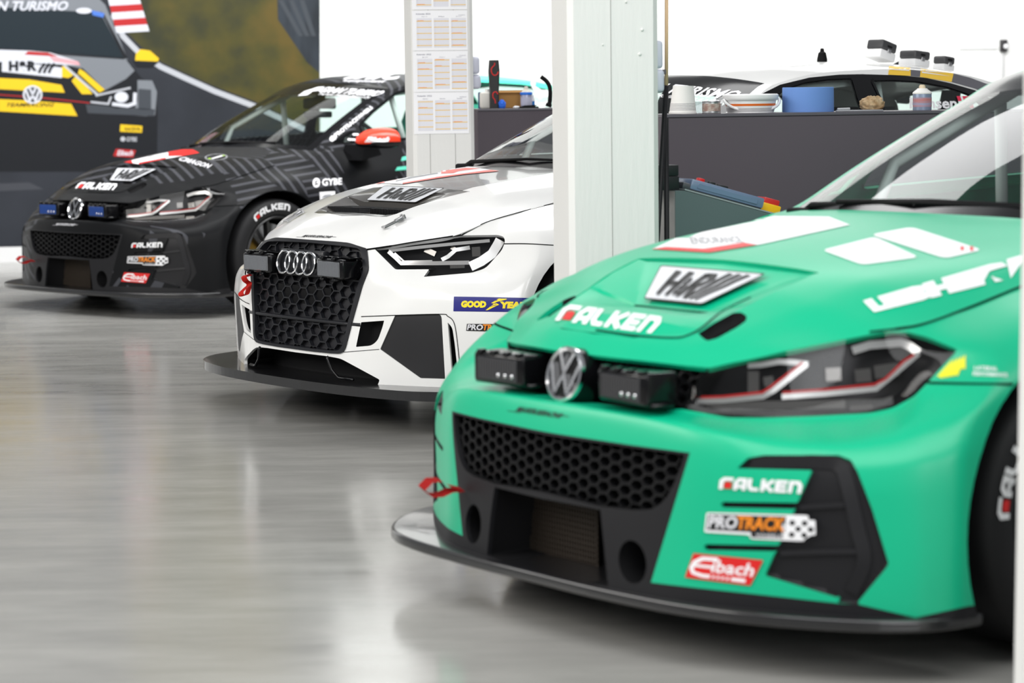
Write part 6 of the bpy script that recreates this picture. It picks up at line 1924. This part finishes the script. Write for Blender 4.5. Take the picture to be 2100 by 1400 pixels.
for lo, hi in (((-.115, -.06, 0), (.06, -.056, 36 * s)), ((-.115, .056, 0), (.06, .06, 36 * s)), ((-.115, -.06, 0), (-.111, .06, 36 * s)), ((.056, -.06, 0), (.06, .06, 36 * s)), ((-.115, -.06, 0), (.06, .06, .004))): add_box(bm, lo, hi)
bm_obj('tray', bm, M_CARD, cbx, False)
bm = bmesh.new(); add_box(bm, (-.115, -.085, 0), (.06, -.062, .003), Matrix.Translation((0, 0, 35.5 * s)) @ Matrix.Rotation(.12, 4, 'X')); bm_obj('flap', bm, M_CARD, cbx, False)
p = spotL(1079.5, .06)
spray_can(p, s, 23, 44, mat('can_silver', rgb(172, 174, 196), .3, .4), mat('can_silver_label', rgb(186, 186, 206), .4), mat('can_cream', rgb(216, 212, 200), .4), 'silver spray can with a blue collar in front of the cardboard box')
bm = bmesh.new(); add_lathe(bm, [(12.1 * s, 26.5 * s), (12.3 * s, 27 * s), (12.3 * s, 31 * s), (11.6 * s, 32 * s)], 36)
can = [o for o in C.objects if o.name.startswith('spray_can') and o.parent is None][-1]
bm_obj('collar', bm, mat('collar_blue', rgb(26, 110, 214), .4), can, True, 40)
p = spotL(1093, .10)
o = lathe_thing('small_bottle', p, [(0, 0), (3.6 * s, 0), (3.8 * s, 16 * s), (2.2 * s, 20 * s), (2.2 * s, 26 * s), (0, 26 * s)], M_WHITE, 'small white bottle with a blue label beside the silver spray can', 'bottle')
bm = bmesh.new(); add_lathe(bm, [(3.85 * s, 6 * s), (3.9 * s, 14 * s)], 24); bm_obj('label', bm, mat('label_blue', rgb(20, 120, 196), .4), o, True)
p = spotL(995, .10)
can2 = empty('canister', tuple(p), AX, 'white plastic canister beside the black work lamp', 'canister')
bm = bmesh.new(); add_box(bm, (-10 * s, -.025, 0), (10 * s, .025, 33 * s), None, 4 * s, 3); bm_obj('tank', bm, mat('canister_white', rgb(226, 222, 214), .5), can2, True, 40)
bm = lathe_bm([(5 * s, 32 * s), (5 * s, 39 * s), (0, 39 * s)], 20); bmesh.ops.transform(bm, matrix=Matrix.Translation((5 * s, 0, 0)), verts=bm.verts[:]); bm_obj('cap', bm, mat('canister_cap', rgb(236, 234, 230), .5), can2, True, 40)
p = spotL(981, .17)
bm = lathe_bm([(0, 0), (5 * s, 0), (5 * s, 31 * s), (4 * s, 33 * s), (0, 33 * s)], 24); o = bm_obj('blue_tin', bm, mat('tin_blue', rgb(18, 52, 104), .4), None, True, 40); o.location = p + RP * .012; tag(o, 'dark blue tin close to the pillar with the year planners', 'tin')
p = spotL(1030, .04)
crumple('glove', p, 7 * s, 8 * s, 17 * s, mat('glove_blue', rgb(36, 106, 222), .7), 'crumpled bright blue glove at the foot of the black work lamp', 'glove', 9)
p = spotL(1084, .03)
bm = bmesh.new(); add_box(bm, (-19 * s, -.03, 0), (19 * s, .02, .008), None, .002, 1); add_prism(bm, [(-15 * s, .008), (12 * s, .008), (16 * s, .016), (-8 * s, .014)], -.02, .01, 'Y')
o = bm_obj('tool_tray', bm, M_TRIM_D, None, True, 40); o.location = p; o.rotation_euler = (0, 0, AX); o.location -= RR * .0; tag(o, 'flat black tool tray at the right end of the cabinet behind the saloon', 'tray')
p = spotL(1059, .035)
crumple('paper_ball', p, 6 * s, 6 * s, 5 * s, M_WHITE, 'small white paper ball on the front edge of the cabinet behind the saloon', 'paper', 12)
bm = tube_bm([tuple(q) for q in cr_path([wpt(x, y, 1, 12.26) for x, y in ((1109, 157), (1122, 168), (1128, 182), (1128, 205), (1124, 219))], 6)], [.010] + [.011] * 20 + [.016] * 4, 8)
o = bm_obj('lamp_arm', bm, M_TRIM_D, None, True); tag(o, 'curved black arm standing on the cabinet next to the middle pillar', 'arm')

# year planners on the pillar ---------------------------------------
M_SHEET = mat('sheet_paper', rgb(246, 246, 248), .6); M_COL = mat('sheet_column', rgb(226, 226, 232), .6); M_LINE = mat('sheet_line', rgb(242, 200, 96), .6)
M_INK = mat('sheet_ink', rgb(110, 110, 130), .6); M_LRED = mat('sheet_red', rgb(238, 140, 110), .6)
Pm = P2.matrix_basis.inverted()
def on_p2(px, py):
    d = wray(px, py); o = Vector((0, 0, CAMH)); n = RR; return Pm @ (o + d * ((Vector(P2.location) - o).dot(n) / d.dot(n)))
tops = [(-62, 20), (22, 104), (105, 189), (190, 275)]
names = ['topmost, half visible', 'second from the top', 'third from the top', 'lowest']
for i, ((ya, yb), nm) in enumerate(zip(tops, names)):
    q = [on_p2(848.5, ya), on_p2(960, ya), on_p2(962, yb), on_p2(848.5, yb)]
    x0 = .004; x1 = .268; z1 = q[0].z; z0 = q[3].z
    root = empty('year_planner', tuple(P2.matrix_basis @ Vector(((x0 + x1) / 2, -.002, z0))), AX, 'printed paper year planner, %s of the four on the pillar' % nm, 'paper', 'year planners on the pillar')
    w = (x1 - x0) / 2; h = z1 - z0
    bm = bmesh.new(); add_box(bm, (-w, -.0012, 0), (w, .001, h)); bm_obj('sheet', bm, M_SHEET, root, False)
    a = Art(); rnd = random.Random(40 + i)
    a.text('Kalender 2022', .07, .90, .33, .935, 3, 1, bold=.01); a.text('Schulferien', .84, .875, .96, .895, 3, 1)
    for c, t in enumerate((('Januar', 'Februar', 'Maerz'), ('April', 'Mai', 'Juni'), ('Juli', 'August', 'September'), ('Oktober', 'November', 'Dezember'))[i]):
        u = .075 + c * .312; a.rect(u, .07, u + .275, .81, 0, 0); a.text(t, u + .09, .835, u + .19, .86, 3, 1)
        k = 0; v = .79 - rnd.uniform(0, .12)
        while v > .08:
            a.rect(u, v - .018, u + .275, v, 1, 1)
            if rnd.random() < .25: a.rect(u + .02, v, u + rnd.uniform(.1, .26), v + .012, 2, 1)
            v -= .152
        for k in range(26): a.rect(u + .008, .085 + k * .027, u + .03, .092 + k * .027, 4, 1)
    lay('print', a, quad_placer((-w, -.0014, h), (w, -.0014, h), (w, -.0014, 0), (-w, -.0014, 0), .0002, .0003), [M_COL, M_LINE, M_LRED, M_INK, mat('sheet_faint', rgb(205, 205, 214), .6)], root, 0)

# dispensers on the pillars, poles ------------------------------------
M_DISP = mat('dispenser_grey', rgb(206, 208, 222), .4)
def dispenser(P, w, z0, z1, out, label):
    root = empty('towel_dispenser', tuple(P.matrix_basis @ Vector((w, .17, z0))), AX, label, 'dispenser', 'dispensers on the pillars')
    h = z1 - z0
    for nm, a, b, o in (('cover', h * .46, h, out * .86), ('tray', 0, h * .45, out)):
        bm = bmesh.new(); add_box(bm, (-.001, -.11, a), (o, .11, b), None, min(.02, o * .4), 4); bm_obj(nm, bm, M_DISP, root, True, 40)
dispenser(P2, .296, 1.295 - .075 + .06, 1.295 + .14, .046, 'pale grey dispenser on the side of the pillar with the year planners')
dispenser(P1, .296, 1.262, 1.43, .034, 'pale grey dispenser on the side of the pillar behind the green car')
def pole(pts, D, r):
    return [tuple(wpt(x, y, 1, D)) for x, y in pts]
bh = empty('broom_stick', tuple(wpt(1357, 336, 1, 7.98)), 0, 'leaning stick with a bare wooden top and a black lower half beside the pillar', 'stick')
iv = Vector(bh.location)
top_, mid_, low_ = (wpt(1367, -60, 1, 7.98), wpt(1366.5, 175, 1, 7.98), wpt(1357, 336, 1, 7.98))
foot = mid_ + (low_ - mid_) * ((mid_.z - .01) / (mid_.z - low_.z))
bh.location = foot; iv = foot
bm_obj('wooden_pole', tube_bm([top_ - iv, mid_ - iv], .0065, 10), mat('wood_pale', rgb(226, 190, 150), .6), bh, True)
bm_obj('black_sleeve', tube_bm([mid_ - iv, foot - iv], .009, 10), M_TRIM, bh, True)
a_, b_ = wpt(1366, 241, 1, 8.06), wpt(1366, 336, 1, 8.06); f2 = Vector((b_.x, b_.y, .01))
o = bm_obj('black_pole', tube_bm([a_ - f2, Vector((0, 0, 0))], .009, 10), M_TRIM, None, True); o.location = f2; tag(o, 'short upright black pole beside the leaning wooden stick', 'stick')
c_ = wpt(1359.5, 147.5, 1, 7.94)
bm = bmesh.new(); add_box(bm, (-.012, -.01, -.008), (.010, .012, .008), None, .002, 1); o = bm_obj('pole_clip', bm, mat('clip_grey', rgb(92, 90, 92), .5), None, True, 40); o.location = c_; tag(o, 'small grey clip on the pillar that holds the wooden stick', 'clip')

# parts cabinet with the sloping top ----------------------------------
F0 = wpt(1385, 391, 1, 8.15); AQ = math.radians(20); Q = Vector((math.cos(AQ), math.sin(AQ), 0)); Bk = Vector((-math.sin(AQ), math.cos(AQ), 0))
def on_q(px, py, off=0.0):
    d = wray(px, py); o = Vector((0, 0, CAMH)); p = o + d * ((F0 + Bk * off - o).dot(Bk) / d.dot(Bk)); r = p - F0; return Vector((r.dot(Q), r.dot(Bk), p.z))
e = on_q(1590, 443); e2 = on_q(1405, 393); slope = (e.z - e2.z) / (e.x - e2.x)
pc = empty('parts_cabinet', (F0.x, F0.y, 0), AQ, 'grey green cabinet with a sloping top between the pillar and the green car', 'cabinet')
zt = F0.z; XL = .62
bm = bmesh.new(); add_prism(bm, [(0, 0), (XL, 0), (XL, zt + slope * (XL - .035)), (.035, zt - .001), (0, zt)], 0, .20, 'Y')
bm_obj('body', bm, mat('cabinet_green_grey', rgb(92, 106, 108), .5), pc, False)
bm = bmesh.new(); add_box(bm, (-.002, .004, .01), (0, .198, zt - .002)); bm_obj('side_panel', bm, noise_mat('cabinet_side', rgb(150, 150, 148), rgb(132, 132, 131), 5), pc, False)
bm = bmesh.new(); add_prism(bm, [(.035, zt + .001), (XL, zt + slope * (XL - .035) + .001), (XL, zt + slope * (XL - .035) + .006), (.035, zt + .006)], .0, .20, 'Y'); bm_obj('edge_strip', bm, mat('edge_grey', rgb(150, 158, 160), .5), pc, False)
def pcw(v): return Vector((F0.x, F0.y, 0)) + Q * v[0] + Bk * v[1] + Vector((0, 0, v[2]))
M_BBOX = mat('box_black', rgb(26, 27, 30), .5)
for i, (xa, xb, ya, yb, lab) in enumerate(((-.104, .024, 386.5, 361.5, 'lower black box at the top corner of the sloping cabinet'), (-.092, .022, 361, 338.5, 'upper black box stacked on another at the sloping cabinet'))):
    za, zb = on_q(1390, ya).z, on_q(1390, yb).z
    root = empty('storage_box', tuple(pcw((xa, .02, zt + .0015 if i == 0 else za))), AQ, lab, 'box', 'black boxes on the sloping cabinet')
    if i == 0: zhi = zb - (zt + .0015)
    else: zhi = zb - za
    bm = bmesh.new(); add_box(bm, (0, 0, 0), (xb - xa, .15, zhi), None, .003, 2); bm_obj('case', bm, M_BBOX, root, True, 40)
    bm = bmesh.new(); add_box(bm, (-.0008, .01, zhi * .12), (0, .14, zhi * .9)); bm_obj('end_label', bm, mat('box_label_grey', rgb(92, 92, 92), .6), root, False)
ang = math.atan(slope)
sm_ = Matrix.Translation(pcw((.055, .02, zt + .0065 + slope * .02))) @ Matrix.Rotation(AQ, 4, 'Z') @ Matrix.Rotation(-ang, 4, 'Y')
def slope_thing(name, lo, hi, m, label, cat, bev=.004, group=None):
    bm = bmesh.new(); add_box(bm, (0, 0, 0), (hi[0] - lo[0], hi[1] - lo[1], hi[2] - lo[2]), None, bev, 2)
    o = bm_obj(name, bm, m, None, True, 40); o.matrix_world = sm_ @ Matrix.Translation(lo); return tag(o, label, cat, group)
tr = empty('organiser_tray', (0, 0, 0), 0, 'dark grey organiser with a clear blue lid lying on the sloping cabinet', 'tray'); tr.matrix_world = sm_
bm = bmesh.new(); add_box(bm, (-.022, 0, .0), (.285, .16, .022), None, .004, 2); bm_obj('case', bm, mat('tray_grey', rgb(56, 60, 66), .4), tr, True, 40)
bm = bmesh.new(); add_box(bm, (.005, -.004, .004), (.288, .164, .040), None, .006, 2); add_box(bm, (.03, -.007, .012), (.262, -.003, .032), None, .002, 1); bm_obj('lid', bm, mat('lid_blue', rgb(112, 130, 158), .25, spec=.6), tr, True, 40)
slope_thing('tool_grip', (.075, .10, .0402), (.10, .125, .058), M_RED, 'small red grip on the clear blue lid', 'grip')
slope_thing('tool_grip', (.115, .10, .0402), (.142, .125, .056), M_BBOX, 'black grip on the blue lid, next to the red one', 'grip')
slope_thing('tool_grip', (.150, .10, .0402), (.192, .125, .055), M_BBOX, 'longer black grip on the blue lid, farther from the red one', 'grip')
slope_thing('yellow_box', (.292, .03, .0), (.372, .13, .030), mat('box_yellow', rgb(246, 190, 20), .45), 'yellow box next to the blue lid on the sloping cabinet', 'box')
slope_thing('red_box', (.312, .05, .0302), (.372, .12, .050), mat('box_red', rgb(196, 40, 40), .45), 'red box on top of the yellow box', 'box')

# hard cases on the roof of the saloon --------------------------------
M_CASE = mat('case_black', rgb(58, 58, 60), .45); M_CASEW = mat('case_white', rgb(228, 228, 228), .45)
def roof_case(px0, px1, tilt, label, lift=0.0, hz=.055):
    yy = -.02
    a = PA.at(px0, 142, 1, yy); b = PA.at(px1, 146, 1, yy)
    xm = (a[0] + b[0]) / 2; w = abs(a[0] - b[0])
    loc, nr, i, d = SG['top'].bvh.ray_cast(Vector((xm, abs(yy), 3)), Vector((0, 0, -1)))
    loc.y = yy; n = SG['top'].normal(Vector((loc.x, abs(yy), loc.z)))
    base = Vector(PA.O) + Vector(PA.F) * loc.x + Vector(PA.L) * loc.y + Vector((0, 0, loc.z + .014 + lift))
    root = empty('hard_case', tuple(base), 0, label, 'case', 'hard cases on the car roof')
    sl = math.atan2(n.x, n.z)
    root.matrix_world = Matrix.Translation(base) @ Matrix.Rotation(PA.rotz, 4, 'Z') @ Matrix.Rotation(sl + tilt, 4, 'Y')
    w = abs(px1 - px0) / 420. / 1.39; dd = w * .48
    bm = bmesh.new(); add_box(bm, (-w / 2, -dd, 0), (w / 2, dd, hz), None, .006, 2); bm_obj('base', bm, M_CASEW, root, True, 40)
    bm = bmesh.new(); add_box(bm, (-w / 2, -dd, hz), (w / 2, dd, hz * 2.1), None, .010, 3); bm_obj('lid', bm, M_CASE, root, True, 40)
    bm = bmesh.new(); add_box(bm, (-.012, dd - .002, hz - .010), (.012, dd + .005, hz + .008), None, .002, 1); bm_obj('latch', bm, M_STEEL, root, True, 40)
    bm = bmesh.new(); add_box(bm, (-.016, dd - .002, hz + .016), (.016, dd + .003, hz + .026), None, .002, 1); bm_obj('handle', bm, M_TRIM_D, root, True, 40)
roof_case(1772, 1834, math.radians(-12), 'tilted black and white hard case on the saloon roof, nearest the antenna', .014, .042)
roof_case(1842, 1906, 0, 'black and white hard case in the middle of the three on the roof', 0, .036)
roof_case(1911, 1957, 0, 'black and white hard case at the rear of the saloon roof', 0, .034)

# socket and conduit on the back wall ----------------------------------
c0 = on_wall(2056, 94); sz = c0.y / FPX
bm = bmesh.new(); add_box(bm, (-.028, -.045, -.05), (.028, 0, .05), None, .006, 2); o = bm_obj('socket_box', bm, mat('socket_black', rgb(40, 38, 40), .5), None, True, 40)
o.location = c0; o.rotation_euler = (0, 0, AX); tag(o, 'black socket box on the white back wall', 'socket')
lb = bmesh.new(); add_lathe(lb, [(0, -.014), (.018, -.012), (.02, 0)], 20, 'Y', Matrix.Translation((.012, -.045, -.005))); bm_obj('cover', lb, M_WHITE, o, True)
c1 = on_wall(2056, 104); c2 = on_wall(2058, 168)
bm = bmesh.new(); add_box(bm, (-.012, -.02, -(c1.z - c2.z)), (.012, 0, 0), None, .003, 1); o = bm_obj('conduit', bm, mat('conduit_grey', rgb(196, 196, 196), .5), None, True, 40); o.location = c1; o.rotation_euler = (0, 0, AX); tag(o, 'grey conduit running down the wall from the black socket', 'conduit')
c1 = on_wall(1966, 99)
bm = bmesh.new(); add_box(bm, (0, -.016, -.012), ((2047 - 1966) * sz, 0, .012), None, .003, 1); o = bm_obj('cable_duct', bm, mat('duct_white', rgb(226, 226, 226), .5), None, True, 40); o.location = c1; o.rotation_euler = (0, 0, AX); tag(o, 'white horizontal cable duct on the back wall beside the socket', 'duct')
